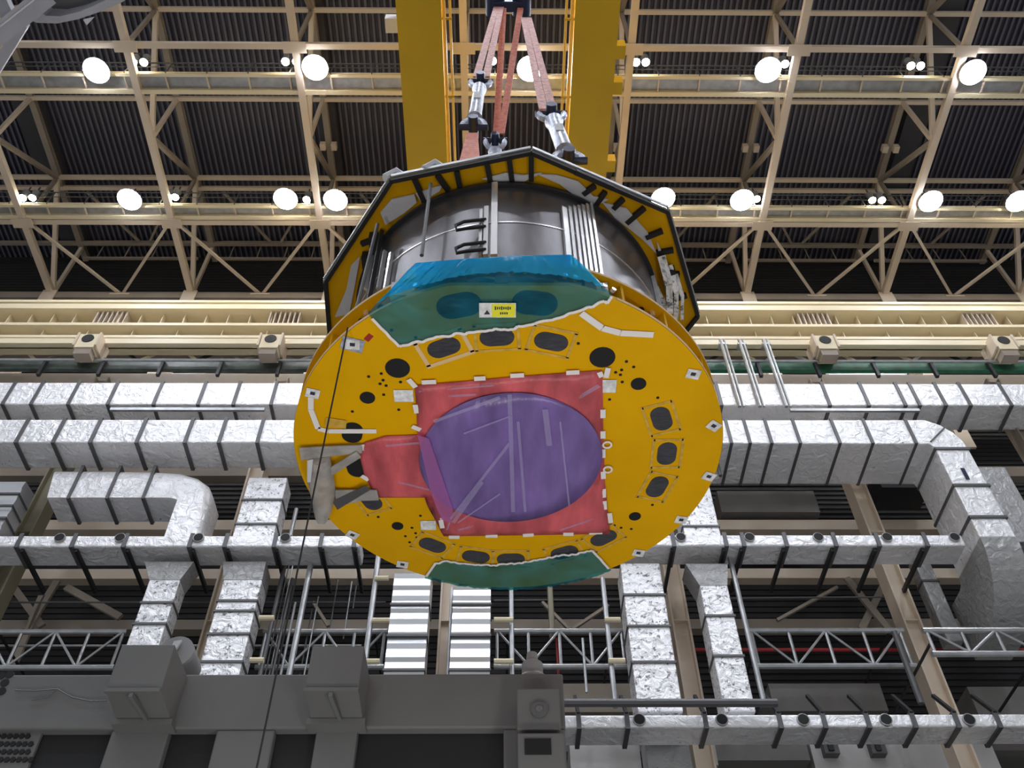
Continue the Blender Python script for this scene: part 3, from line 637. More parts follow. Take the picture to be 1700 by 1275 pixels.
for a in (-142, -48, -30, -158, -118, -62, 20, 60, 120, 160, 200):
    MB().prism([pol(RB, a, ZB + .05), pol(R0 - .02, a, ZB + .05), pol(R0 - .02, a, ZP), pol(RB, a, ZP)], pol(1, a + 90, 0) * .03 - Vector((C0.x, C0.y, 0)) * .03).build('ring_stiffener', M['yellow'], load)
for a in list(range(-168, -120, 7)) + list(range(-60, -14, 7)):
    MB().tube([pol(2.19, a, ZP - .01), pol(2.19, a, ZP + .002)], .035, 12).build('bolt_hole', M['hole'], load)
    if a % 2: MB().tube([pol(2.23, a + 3, ZP - .07), pol(2.23, a + 3, ZP)], .03, 8).build('bolt', M['bright'], load)
# barrel
MB().lathe([(RB, ZP), (RB, ZT)], (C0.x, C0.y, 0), 128).build('barrel', M['barrel'], load)
MB().lathe([(RB, 0), (RB + .05, 0), (RB + .05, .04), (RB, .04)], (C0.x, C0.y, ZT - .16), 128, closed=True).build('top_seam', M['dark'], load)
MB().lathe([(RB, 0), (RB + .008, 0), (RB + .008, .02), (RB, .02)], (C0.x, C0.y, 10.55), 128, closed=True).build('weld_seam', M['bright'], load)
def cyl(px, py, r=RB):   # pixel ray against the barrel
    d = ray(px, py); ox, oy = CAM.x - C0.x, CAM.y - C0.y
    A = d.x ** 2 + d.y ** 2; B = 2 * (ox * d.x + oy * d.y); Cc = ox * ox + oy * oy - r * r; D = B * B - 4 * A * Cc
    s = (-B - math.sqrt(max(D, 0))) / (2 * A); return CAM + d * s
def ang(px, py, r=RB): q = cyl(px, py, r); return math.degrees(math.atan2(q.y - C0.y, q.x - C0.x)), q.z
def vbar(px, py0, py1, wdt, m, name, r=RB + .03, sq=True):
    a, z0 = ang(px, py1, r); z1_ = ang(px, py0, r)[1]; z0 = max(z0, ZP + .06); z1_ = min(z1_, ZT - .05)
    MB().beam(pol(r, a, z0), pol(r, a, z1_), wdt, .05, pol(1, a, 0) - Vector((C0.x, C0.y, 0))).build(name, M[m], load)
vbar(820, 305, 425, .07, 'bright', 'guide_bar'); vbar(806, 345, 425, .05, 'bright', 'guide_bar'); vbar(797, 350, 425, .035, 'bright', 'guide_bar')
for px, r in ((956, .05), (966, .03), (975, .028), (983, .028), (991, .03), (999, .03), (1007, .03)):
    vbar(px - 8, 350, 470, r * 1.2, 'bright', 'guide_bar')
for px in (606, 617, 628, 640): vbar(px, 430, 480, .035, 'bright', 'guide_bar')
vbar(612, 400, 500, .03, 'dark', 'stay_cable', RB + .08); vbar(1100, 440, 530, .05, 'cloth', 'guide_bar')
for (a_, b_) in (((715, 305), (700, 424)), ((627, 372), (590, 520))):
    MB().tube([cyl(a_[0], a_[1], RB + .25), cyl(b_[0], b_[1], RB + .22)], .022, 6).build('stay_rod', M['strap'], load)
# loop handles
for y0 in (364, 402):
    pts = [cyl(806, y0 + 0, RB + .05), cyl(770, y0 + 4, RB + .16), cyl(757, y0 + 10, RB + .18), cyl(758, y0 + 18, RB + .18), cyl(775, y0 + 15, RB + .12), cyl(806, y0 + 12, RB + .05)]
    MB().tube(pts, .02, 8).build('loop_handle', M['black'], load)
# top flange: octagon
def tz(px, py): return PZ(px, py, ZT)
angs = [-85.5, -41.5, 1, 45, 90, 136, 180.5, -124.5 + 360 - 0 - 41]
vis = {0: tz(882, 252), 7: tz(650, 299), 1: tz(1108, 350), 2: tz(1158, 523), 6: tz(541, 467)}
octo = [vis[0], vis[1], vis[2], pol(2.4, 47, ZT), pol(2.4, 92, ZT), pol(2.4, 135, ZT), Vector((-2.32, 8.0, ZT)), vis[6], vis[7]]
octo = [Vector((p.x, p.y, ZT)) for p in octo]
MB().prism(octo, (0, 0, .06)).build('top_flange', M['yellow'], load)
n = len(octo)
for i in range(n):
    p, q = octo[i], octo[(i + 1) % n]
    MB().beam(p + Vector((0, 0, -.02)), q + Vector((0, 0, -.02)), .05, .06).build('black_edge', M['black'], load)
    nrm = ((p + q) / 2 - Vector((C0.x, C0.y, ZT))).normalized() * .03
    MB().beam(p + nrm + Vector((0, 0, .05)), q + nrm + Vector((0, 0, .05)), .02, .05).build('pale_edge_strip', M['steel'], load)
for a_, b_ in (((882, 256), (882, 300)), ((845, 262), (850, 302)), ((808, 270), (815, 306)), ((758, 284), (764, 312)), ((726, 290), (746, 320)), ((688, 297), (705, 335)), ((955, 285), (1018, 312)), ((988, 308), (968, 322)),
               ((1005, 318), (985, 345)), ((1035, 330), (1018, 346)), ((1070, 345), (1040, 370)), ((1100, 383), (1072, 394)), ((1118, 415), (1090, 420)), ((600, 405), (640, 395)), ((1128, 455), (1100, 455)), ((1140, 490), (1110, 500))):
    p, q = PZ(*a_, ZT - .04), PZ(*b_, ZT - .04)
    rq = math.hypot(q.x - C0.x, q.y - C0.y)
    if rq < RB + .03:
        u = Vector((q.x - C0.x, q.y - C0.y, 0)).normalized() * (RB + .03); q = Vector((C0.x + u.x, C0.y + u.y, q.z))
    MB().beam(p, q, .06, .06).build('flange_bracket', M['black'], load)
# white padding stuffed under the flange
def pad(pts, name='padding'):
    P = [PZ(a, b, ZT - .03) for a, b in pts]; MB().prism(P, (0, 0, -.02)).build(name, M['cloth'], load)
pad([(632, 352), (650, 330), (688, 322), (692, 335), (672, 352), (640, 372)]); pad([(575, 480), (583, 440), (598, 425), (590, 470), (580, 520), (556, 525)])
pad([(800, 296), (840, 286), (868, 290), (900, 286), (870, 300), (830, 300)]); pad([(892, 288), (925, 290), (960, 300), (985, 325), (1010, 330), (982, 345), (955, 325), (930, 305)])
pad([(1000, 335), (1040, 345), (1075, 385), (1090, 420), (1065, 395), (1020, 360)]); pad([(1090, 400), (1105, 430), (1122, 480), (1128, 520), (1108, 500), (1098, 450)])
pad([(690, 320), (715, 312), (735, 306), (730, 316), (700, 335)])
for (a, b) in ((622, 398), (610, 430), (1112, 452), (1118, 475)):
    q = PZ(a, b, ZT - .1); MB().box((q.x - .06, q.y - .08, q.z - .1), (q.x + .05, q.y + .1, q.z + .05)).build('cable_clutter', M['black'], load)

for a_, b_, w_ in (((1098, 425), (1112, 520), .10), ((1112, 440), (1122, 530), .07), ((1085, 470), (1108, 545), .08), ((1122, 455), (1132, 530), .05)):
    p, q = PZ(*a_, ZT - .12), PZ(*b_, ZT - .35)
    MB().beam(p, (p + q) / 2 + Vector((.03, -.05, -.06)), w_, .03).beam((p + q) / 2 + Vector((.03, -.05, -.06)), q, w_ * .8, .03).build('crumpled_foil_strip', M['foil_spk'], load)
# --- underside details
def slotpts(c, u, v, hl, hw, n=10):
    P = []
    for i in range(n + 1):
        a = -PI / 2 + PI * i / n; P.append(c + u * (hl - hw + hw * math.cos(a)) + v * (hw * math.sin(a)))
    for i in range(n + 1):
        a = PI / 2 + PI * i / n; P.append(c + u * (-(hl - hw) + hw * math.cos(a)) + v * (hw * math.sin(a)))
    return P
def port(px, py, hl, hw, m, tape=None):
    c = onb(px, py, .001); rad = Vector((c.x - C0.x, c.y - C0.y, 0)).normalized(); tan = Vector((-rad.y, rad.x, 0))
    MB().prism(slotpts(c, tan, rad, hl, hw), (0, 0, -.006)).build('port_cover' if m == 'cover' else 'port_hole_disc', M[m], load)  # black ones are flat discs painted with the darkness of open holes
    if tape:
        a, b = hl + (.07 if tape == 'tape' else .04), hw + .055; w_ = .045 if tape == 'tape' else .032
        mb = MB(); cc = c + Vector((0, 0, -.004))
        for s in (-1, 1):
            mb.beam(cc - tan * (a + .02) + rad * b * s, cc + tan * (a + .02) + rad * b * s, w_, .004); mb.beam(cc - rad * b + tan * a * s, cc + rad * b + tan * a * s, w_, .004)
        mb.build('tape_frame', M[tape], load)
for a in ((737, 577, 'tape'), (825, 560, 'tape_faint'), (915, 567, 'tape_faint'), (1098, 695, 'tape_faint'), (1107, 753, 'tape_faint'), (1091, 808, 'tape_faint'), (615, 830, 'tape_faint'), (718, 905, 'tape_faint'),
          (790, 924, 'tape_faint'), (848, 928, 'tape_faint'), (937, 917, 'tape_faint'), (1002, 893, 'tape_faint')):
    port(a[0], a[1], .172, .105, 'cover', a[2])
for a in ((585, 718), (592, 776)): port(a[0], a[1], .15, .11, 'hole')
port(762, 507, .22, .14, 'cover'); port(888, 503, .22, .14, 'cover')
for px, py, r in ((660, 611, .125), (1000, 593, .13), (610, 660, .08), (1060, 637, .08), (660, 873, .068), (1054, 857, .07)): port(px, py, r + .001, r, 'hole')
for px, py in ((650, 548), (690, 560), (697, 585), (960, 570), (612, 625), (633, 620), (631, 637), (636, 631), (641, 640), (665, 634), (637, 655), (585, 683), (662, 680), (1040, 600), (1052, 609), (1022, 618), (1032, 614), (1030, 622), (1033, 634), (1092, 660), (1012, 663),
               (1083, 838), (1000, 860), (1020, 872), (1031, 876), (1026, 882), (1048, 878), (628, 858), (698, 856), (684, 876), (690, 885), (692, 892), (673, 890), (680, 900), (838, 645), (895, 648), (948, 665), (985, 700)):
    c = onb(px, py, .001); MB().tube([c, c + Vector((0, 0, -.004))], .017, 10).build('bolt_hole', M['hole'], load)
c = onb(612, 601, 0); MB().beam(onb(608, 558, .003), onb(616, 563, .003), .09, .004).build('rust_mark', M['redpipe'], load)
# edge clamps / taped corners around rim
def card(px, py, w_, h_, m, name, rot=0, par=None, dz=.012):
    c = onb(px, py, dz); u = Vector((math.cos(rot), math.sin(rot), 0)); v = Vector((-u.y, u.x, 0))
    return MB().prism([c - u * w_ - v * h_, c + u * w_ - v * h_, c + u * w_ + v * h_, c - u * w_ + v * h_], (0, 0, -.004)).build(name, M[m], par or load)
for px, py, r, k in ((585, 572, .1, 0), (519, 653, .3, .08), (1185, 707, .6, .07), (1177, 791, .4, .07), (1151, 621, .2, .05), (1131, 863, .2, .05), (668, 937, .2, .08), (585, 888, .6, .05), (1060, 918, .2, .05)):
    card(px, py, .07, .06, 'paper', 'lug_wrap', r); card(px, py, .025, .02, 'ink', 'lug_bolt', r, dz=.018)
    if py < 600: card(px, py, .11, .08, 'link', 'lug_plate', .3, dz=.008)
def tape(pts, wd, m='tape', name='tape_strip', par=None, dz=.014):
    mb = MB()
    for a, b in zip(pts[:-1], pts[1:]): mb.beam(onb(*a, dz), onb(*b, dz), wd, .004)
    return mb.build(name, M[m], par or load)
tape([(516, 660), (516, 680), (528, 712), (545, 716), (625, 716)], .06, 'wtape'); tape([(965, 520), (1000, 545), (1030, 553), (1085, 556)], .07, 'wtape'); tape([(540, 700), (575, 705)], .12, 'tape_faint')

# ================================================================== PLASTIC SHEETS
def sheet(name, pts, m, label, z, bulge=.04, sub=26, cat='sheet'):
    # fill polygon with a gently bulging grid
    P = [PZ(a, b, z) for a, b in pts]; xs_ = [p.x for p in P]; ys_ = [p.y for p in P]
    import bmesh
    b = bmesh.new(); f = b.faces.new([b.verts.new(p) for p in P]); 
    bmesh.ops.triangulate(b, faces=[f]); bmesh.ops.subdivide_edges(b, edges=b.edges[:], cuts=7, use_grid_fill=True)
    for v in b.verts:
        if not v.is_boundary: v.co.z -= bulge * (0.5 + .4 * math.sin(v.co.x * 7 + v.co.y * 3) * math.sin(v.co.y * 5 - v.co.x * 2)) 
    for f in b.faces: f.smooth = True
    me = bpy.data.meshes.new(name); b.to_mesh(me); b.free(); me.materials.append(M[m])
    o = bpy.data.objects.new(name, me); COL.objects.link(o)
    md = o.modifiers.new('thickness', 'SOLIDIFY'); md.thickness = .003
    return tag(o, label, cat)
rs = sheet('plastic_sheet', [(688, 640), (760, 634), (850, 626), (1000, 615), (1001, 700), (1004, 800), (1013, 886), (900, 888), (737, 890), (731, 828), (705, 826), (625, 826), (605, 790), (597, 755), (604, 735), (640, 724), (693, 722), (692, 680)], 'red_film',
           'reddish plastic sheet taped over the middle of the yellow disc', ZB - .02)
pts = []
for i in range(64):
    a = 2 * PI * i / 64; pts.append((848 + 152 * math.cos(a), 759 + 107 * math.sin(a) - 4 * math.cos(a)))
vsheet = sheet('plastic_sheet', pts, 'violet_film', 'round violet plastic sheet covering the central opening of the disc', ZB - .06, .03)
fold = MB().prism([onb(693, 722, .1), onb(712, 728, .1), onb(752, 845, .1), onb(748, 868, .1), onb(733, 862, .1), onb(716, 820, .1)], (0, 0, -.004)).build('film_fold', M['pink_film'], rs)
def crease_glint(a, b, wd, par, dz):  # pale strips paint streak highlights along the film's creases
    MB().beam(onb(*a, dz), onb(*b, dz), wd, .003).build('film_crease_glint', M['crease_glint'], par)
M['crease_glint'] = mat('pale_crease_glint', (.62, .55, .85), .3, alpha=.17, trans=(1, 1, 1))
for a, b, w_ in (((748, 862), (846, 736), .035), ((752, 868), (800, 800), .05), ((846, 655), (852, 850), .045), ((860, 700), (872, 850), .03), ((905, 680), (912, 740), .06), ((760, 868), (830, 820), .02), ((720, 700), (830, 660), .04), ((770, 720), (850, 690), .02), ((930, 700), (945, 840), .02)):
    crease_glint(a, b, w_, vsheet, .115)
for a, b, w_ in (((695, 650), (820, 640), .02), ((700, 660), (790, 655), .03), ((930, 880), (985, 862), .03), ((760, 880), (830, 862), .03), ((995, 640), (960, 660), .05), ((640, 740), (700, 735), .03), ((660, 800), (720, 815), .03), ((742, 880), (752, 850), .02)):
    crease_glint(a, b, w_, rs, .05)
for a, b in (((700, 635), (724, 634)), ((787, 629), (806, 628)), ((847, 624), (870, 623)), ((940, 619), (962, 618)), ((689, 672), (692, 686)), ((1001, 680), (1001, 694)), ((1001, 716), (1001, 728)), ((1001, 746), (1001, 760)),
             ((1001, 783), (1002, 795)), ((1002, 812), (1002, 826)), ((995, 618), (999, 626)), ((1010, 611), (1006, 627)), ((1003, 832), (1004, 846)), ((745, 892), (763, 892)), ((806, 890), (826, 890)), ((868, 889), (886, 888)), ((935, 887), (952, 887)), ((978, 885), (1000, 884)),
             ((678, 630), (690, 643)), ((684, 708), (698, 714)), ((724, 824), (730, 838)), ((1012, 852), (1014, 868)), ((602, 738), (604, 748)), ((600, 790), (612, 797)), ((731, 860), (735, 880))):
    tape([a, b], .055, 'wtape', 'tape_strip', rs, .03)
for px, py in ((1008, 738), (1009, 779)):
    c = onb(px, py, .03); MB().lathe([(.035, 0), (.055, 0), (.055, -.01), (.035, -.01)], c, 20, closed=True).build('tape_ring', M['wtape'], rs)
tag(card(670, 657, .10, .08, 'paper', 'paper_label'), 'crinkled white paper label at the top left corner of the red sheet', 'label'); 
def toplevel(o, l, c):
    mw = o.matrix_world.copy(); o.parent = None; o.matrix_parent_inverse = Matrix(); o.location = (0, 0, 0); return tag(o, l, c)
for o in [o for o in COL.objects if o.name.startswith('paper_label')]: toplevel(o, o['label'], 'label')
toplevel(card(1011, 641, .075, .085, 'paper', 'paper_label'), 'white paper label at the top right corner of the red sheet', 'label')
toplevel(card(711, 872, .09, .08, 'paper', 'paper_label'), 'white paper label left of the red sheet bottom corner', 'label')

# blue bags draped over the rim: surface follows disc edge
def bag(label, inner, a0, a1, top, far, seed, r_out=R0 + .05, toprow=None):
    random.seed(seed); n = 60; rows = []
    In = []
    for px, py in inner:
        q = onb(px, py, .02); a = math.degrees(math.atan2(q.y - C0.y, q.x - C0.x)); In.append((a, math.hypot(q.x - C0.x, q.y - C0.y)))
    In.sort()
    def rin(a):
        if a <= In[0][0]: return In[0][1]
        for (p, r1), (q, r2) in zip(In[:-1], In[1:]):
            if p <= a <= q: return r1 + (r2 - r1) * (a - p) / max(q - p, 1e-6)
        return In[-1][1]
    vs = []; K = 14
    for i in range(n + 1):
        a = a0 + (a1 - a0) * i / n; ri = min(rin(a), r_out - .02); row = []
        e = 1 - .5 * (abs(2 * i / n - 1) ** 8)
        edge = min(1, 6 * min(i, n - i) / n)
        for j in range(K + 1):
            s = j / K
            if s < .5: r = ri + (r_out - ri) * (s / .5); z = ZB - .022 - .02 * math.sin(PI * s / .5) * edge
            elif s < .85: r = r_out; z = ZB - .02 + (top - ZB) * (s - .5) / .35 * (.45 + .55 * edge)
            else: r = r_out - (far) * (s - .85) / .15; z = ZB - .02 + (top - ZB) * (.45 + .55 * edge)
            r += random.uniform(-1, 1) * .012 * edge if j > 1 else random.uniform(-1, 1) * .012
            P_ = pol(r, a, z + random.uniform(-1, 1) * .008)
            if toprow and s >= .5:      # the film is pulled tight over a straight-fronted box: top edge runs straight
                u_ = i / n; (ax, ay), (bx, by) = toprow; T_ = PY(ax + (bx - ax) * u_, ay + (by - ay) * u_ - 3 * math.sin(PI * u_), 4.80)
                B_ = pol(r_out, a, ZB - .02); g = min(1, (s - .5) / .35)
                P_ = B_.lerp(T_, g) + Vector((random.uniform(-1, 1), random.uniform(-1, 1), random.uniform(-1, 1))) * .01
                if s > .85: P_ = T_ + Vector((0, .12 * (s - .85) / .15 * 3, .0))
            row.append(P_)
        vs += row
    m_ = K + 1
    fs = [(i * m_ + j, (i + 1) * m_ + j, (i + 1) * m_ + j + 1, i * m_ + j + 1) for i in range(n) for j in range(K)]
    o = MB().add(vs, fs, True).build('plastic_bag', M['blue_film'])
    for f in o.data.polygons: f.use_smooth = True
    md = o.modifiers.new('thickness', 'SOLIDIFY'); md.thickness = .003
    tag(o, label, 'bag', 'blue plastic bags')
    o.data.materials.append(M['blue_film_lit'])
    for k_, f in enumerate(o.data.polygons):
        if (f.center.z > ZB + .03): f.material_index = 1  # upper part coloured brighter blue, as if light falls on it
    mb = MB()
    for i in range(n): mb.beam(vs[i * m_] + Vector((0, 0, -.008)), vs[(i + 1) * m_] + Vector((0, 0, -.008)), .03, .004)
    for k_ in (0, n):
        for j in range(6): mb.beam(vs[k_ * m_ + j] + Vector((0, 0, -.008)), vs[k_ * m_ + j + 1] + Vector((0, 0, -.008)), .03, .004)
    mb.build('tape_edge', M['wtape'], o)
    return o
b1 = bag('large blue plastic bag wrapped over the upper near rim of the disc', [(662, 574), (700, 566), (770, 553), (850, 545), (920, 530), (985, 508), (998, 498)], -125, -66, 9.36, .35, 3, toprow=((690, 434), (948, 420)))
b2 = bag('smaller blue plastic bag wrapped over the lower far rim of the disc', [(727, 935), (740, 930), (800, 937), (850, 935), (920, 923), (985, 912)], 57, 116, 9.0, .2, 4, R0 + .02)
# bolted box seen through the blue bag
bx_ = thing('support_block', 'dark bolted steel block with posts seen through the large blue bag', 'block', pol(2.1, -95, ZP))
MB().box((C0.x - 1.15, 5.12, ZB + .07), (C0.x + .95, 5.22, 9.12)).build('added_backing', M['cloth'], bx_)  # white backing added behind the film to make it look bright cyan
for i, a in enumerate((-116, -104, -92, -80, -70)):
    MB().prism([pol(1.96, a - 1.6, ZP), pol(2.28, a - 1.6, ZP), pol(2.28, a - 1.6, ZP - .3), pol(1.96, a - 1.6, ZP - .3)], pol(.12, a + 88.4, 0) - Vector((C0.x, C0.y, 0))).build('post', M['dark'], bx_)
    q_ = pol(2.0, a, 0)
    if 0 < i < 4: MB().box((q_.x - .07, 4.94, ZB + .08), (q_.x + .07, 5.12, 9.06)).build('clamp_post', M['dark'], bx_)
    for da in (3, 5.5): MB().tube([pol(2.30, a + da, 9.0), pol(2.34, a + da, 9.0)], .025, 8).build('bolt', M['bright'], bx_)
# label card on the bag
c = onb(826, 515, .06); t = thing('warning_label', 'white and yellow warning label on the blue bag', 'label', c)
u = Vector((1, .02, 0)); v = Vector((0, 1, 0))
def quad(cx_, cy_, w_, h_, z_, m, name, par): MB().box((c.x + cx_ - w_, c.y + cy_ - h_, c.z + z_ - .002), (c.x + cx_ + w_, c.y + cy_ + h_, c.z + z_)).build(name, M[m], par)
quad(0, 0, .175, .085, 0, 'paper', 'card', t); quad(.055, 0, .11, .075, -.004, 'ypaper', 'yellow_sticker', t)
for i in range(8): quad(-.02 + i * .02, -.03, .006, .014 if i % 3 else .02, -.008, 'ink', 'printed_stroke', t)
for i in range(4): quad(.03 + i * .02, .03, .006, .012, -.008, 'ink', 'printed_stroke', t)
MB().prism([c + Vector((-.13, .045, -.006)), c + Vector((-.07, .045, -.006)), c + Vector((-.10, -.005, -.006))], (0, 0, -.002)).build('printed_triangle', M['ink'], t)

# clear plastic pouch and strips at the left rim
cp = thing('clear_plastic_wrap', 'cloudy clear plastic wrap hanging loose at the left rim of the disc', 'wrap', onb(540, 790))
def slab(pts, m, name, dz, th=.03):
    MB().prism([onb(a, b, dz) for a, b in pts], (0, 0, -th)).build(name, M[m], cp, bevel=.01)
slab([(497, 742), (600, 737), (602, 750), (540, 756), (500, 762)], 'clear_film', 'flat_strip', .05)
slab([(529, 786), (592, 748), (600, 757), (545, 791), (532, 794)], 'clear_film', 'diagonal_strip', .09)
slab([(555, 812), (626, 812), (630, 828), (600, 829), (560, 838)], 'clear_film', 'lower_strip', .05)
slab([(552, 832), (605, 806), (616, 812), (560, 846)], 'strap', 'dark_strip', .085, .01)
mb = MB(); rings = []
random.seed(5)
prof_ = [((510, 764), (548, 758)), ((509, 785), (552, 776)), ((512, 805), (556, 800)), ((516, 822), (557, 820)), ((520, 842), (552, 846)), ((524, 857), (546, 860))]
vs = []
for (a, b) in prof_:
    A_, B_ = onb(*a, .08), onb(*b, .08); mid = (A_ + B_) / 2; hw = (B_ - A_) / 2
    for k in range(16):
        th = 2 * PI * k / 16; vs.append(mid + hw * math.cos(th) * random.uniform(.92, 1.05) + Vector((0, 0, -1)) * .1 * math.sin(th) * random.uniform(.8, 1.2))
fs = [(i * 16 + k, i * 16 + (k + 1) % 16, (i + 1) * 16 + (k + 1) % 16, (i + 1) * 16 + k) for i in range(5) for k in range(16)] + [tuple(range(16)), tuple(range(80, 96))]
MB().add(vs, fs, True).build('loose_pouch', M['clear_film'], cp)
slab([(510, 764), (520, 762), (516, 800), (510, 800)], 'cloth', 'white_flap', .2, .01)

# tag line
def line(label, a, b, r, m='black'): return tag(MB().tube([a, b], r, 6).build('tag_line', M[m]), label, 'rope')
line('thin dark tag line hanging from the left rim down past the machine', onb(583, 548, .0) + Vector((-.03, -.03, 0)), PY(421, 1300, 6.6), .008)

# ================================================================== SLINGS, LINKS, HOOK
HK = Vector((PY(842, 8, C0.y).x, C0.y, 23.3))
def at_pix(p, q, py):
    lo, hi = 0., 1.; p = Vector(p); q = Vector(q)
    for _ in range(40):
        m = (lo + hi) / 2
        if proj(p.lerp(q, m))[1] < py: lo = m
        else: hi = m
    return p.lerp(q, lo)
def band(p, q, wd, m, name, par=None, th=.03):
    return MB().beam(p, q, wd, th, (0, 1, 0)).build(name, M[m], par)
hb = thing('crane_hook_block', 'dark blue crane hook block at the top of the slings', 'hook', HK)
for px, sg in ((822, -1), (866, 1)):
    q = PY(px, 6, C0.y); MB().tube([(q.x, C0.y - .25, q.z), (q.x, C0.y + .25, q.z)], .22, 18).build('shackle_body', M['navy'], hb)
MB().box((HK.x - .35, C0.y - .12, 23.3), (HK.x + .35, C0.y + .12, 23.75)).build('cross_plate', M['navy'], hb, bevel=.03)
MB().tube([(HK.x, C0.y, 23.7), (HK.x, C0.y, 25.2)], .13, 14).build('shank', M['navy'], hb)
MB().box((HK.x - .5, C0.y - .35, 25.0), (HK.x + .5, C0.y + .35, 26.6)).build('block_housing', M['girder_yellow'], hb, bevel=.05)
for dx in (-.35, .35):
    tag(MB().tube([(HK.x + dx, C0.y, 26.4), (HK.x + dx, C0.y, 38)], .03, 6).build('hoist_rope', M['strap']), 'steel hoist rope above the hook block, %s one' % ('left' if dx < 0 else 'right'), 'rope', 'hoist ropes')
def link(label, p, q, thick=.17):
    t = thing('load_link', label, 'link', p, 'steel load links'); d = (q - p); L_ = d.length; d.normalize(); sd = d.cross(Vector((0, 1, 0))).normalized()
    MB().tube([p + d * L_ * .25, p + d * L_ * .3, p + d * L_ * .72, p + d * L_ * .78], [thick * .7, thick * .55, thick * .55, thick * .7], 12).build('turnbuckle_body', M['link'], t)
    for f, nm_ in ((.1, 'upper_shackle'), (.9, 'lower_shackle')):
        c_ = p + d * L_ * f; pts_ = []
        for k in range(9):
            a = PI * k / 8; s_ = 1 if f < .5 else -1
            pts_.append(c_ + sd * math.cos(a) * thick * .95 + d * s_ * (math.sin(a) * L_ * .12 - .02))
        MB().tube(pts_, thick * .27, 8).build(nm_, M['link'], t)
        MB().tube([c_ - sd * thick * 1.2 - d * s_ * .02, c_ + sd * thick * 1.2 - d * s_ * .02], thick * .27, 8).build('shackle_pin', M['navy'], t)
        MB().tube([c_ + Vector((0, -.16, 0)), c_ + Vector((0, .16, 0))], thick * .42, 10).build('eye_bolt', M['navy'], t)
    MB().box(p + d * L_ * .5 - Vector((.05, .13, .1)), p + d * L_ * .5 + Vector((.05, -.06, .1))).build('name_plate', M['paper'], t)
# attachments
A1 = PZ(780, 288, ZT + .2); A2 = Vector((-.25, 8.6, ZT + .2)); A3 = PZ(948, 278, ZT + .2)
H1, H2, H3 = PY(822, 12, C0.y), PY(845, 14, C0.y), PY(872, 30, C0.y)
s1a, s1b = at_pix(H1, A1, 128), at_pix(H1, A1, 222)
def px_adj(p, px): # keep row, move in x to the photographed column
    r = ray(px, proj(p)[1]); return CAM + r * (p.y / r.y)
s1a, s1b = px_adj(s1a, 799), px_adj(s1b, 784)
sl = thing('lifting_sling', 'faded pink lifting sling from the hook to the left load link', 'sling', s1a, 'lifting slings')
for o1, o2, m in ((0, -8, 'pink'), (14, 8, 'pink')): band(px_adj(H1, 824 + o1 * .6), px_adj(s1a, 799 + o2), .12, m, 'sling_leg', sl)
link('pale steel load link between pink and orange left slings', s1a, s1b)
sl = thing('lifting_sling', 'short orange lifting sling from the left load link to the flange', 'sling', s1b, 'lifting slings')
for dx in (-8, 12): band(s1b, px_adj(A1, 776 + dx), .15, 'orange', 'sling_leg', sl)
s2 = at_pix(H2, A2, 222); s2 = px_adj(s2, 822)
sl = thing('lifting_sling', 'orange lifting sling forming a narrow V down to the middle load link', 'sling', s2, 'lifting slings')
band(px_adj(H2, 836), px_adj(s2, 824), .13, 'orange', 'sling_leg', sl); band(px_adj(H2, 864), px_adj(s2, 832), .13, 'orange', 'sling_leg', sl)
s2b = s2.lerp(px_adj(A2, 818), .38); link('pale blue load link in the middle, half hidden by the flange', s2, s2b, .19)
tag(MB().beam(s2b, A2, .12, .05, (0, 1, 0)).build('lifting_strap', M['orange']), 'orange strap from the middle load link to the flange', 'strap')
s3 = px_adj(at_pix(H3, A3, 182), 912)
sl = thing('lifting_sling', 'faded pink lifting sling from the hook to the right load link', 'sling', s3, 'lifting slings')
for o1, o2 in ((-3, -8), (6, 7)): band(px_adj(H3, 872 + o1), px_adj(s3, 910 + o2), .12, 'pink', 'sling_leg', sl)
link('long pale blue load link above the right side of the flange', s3, A3, .19)
for A, l in ((A1, 'front left'), (A2, 'rear'), (A3, 'front right')):
    MB().prism([Vector((A.x - .15, A.y, ZT + .06)), Vector((A.x + .15, A.y, ZT + .06)), Vector((A.x + .06, A.y, ZT + .28)), Vector((A.x - .06, A.y, ZT + .28))], (0, .05, 0)).build('lifting_lug', M['yellow'], load)
for px, py in ((657, 293), (722, 279)):
    q = PZ(px, py, ZT + .12); MB().tube([q - Vector((.12, 0, .05)), q + Vector((0, 0, .07)), q + Vector((.13, 0, -.05))], [.06, .08, .05], 8).build('plastic_scrap', M['cloth'], load)

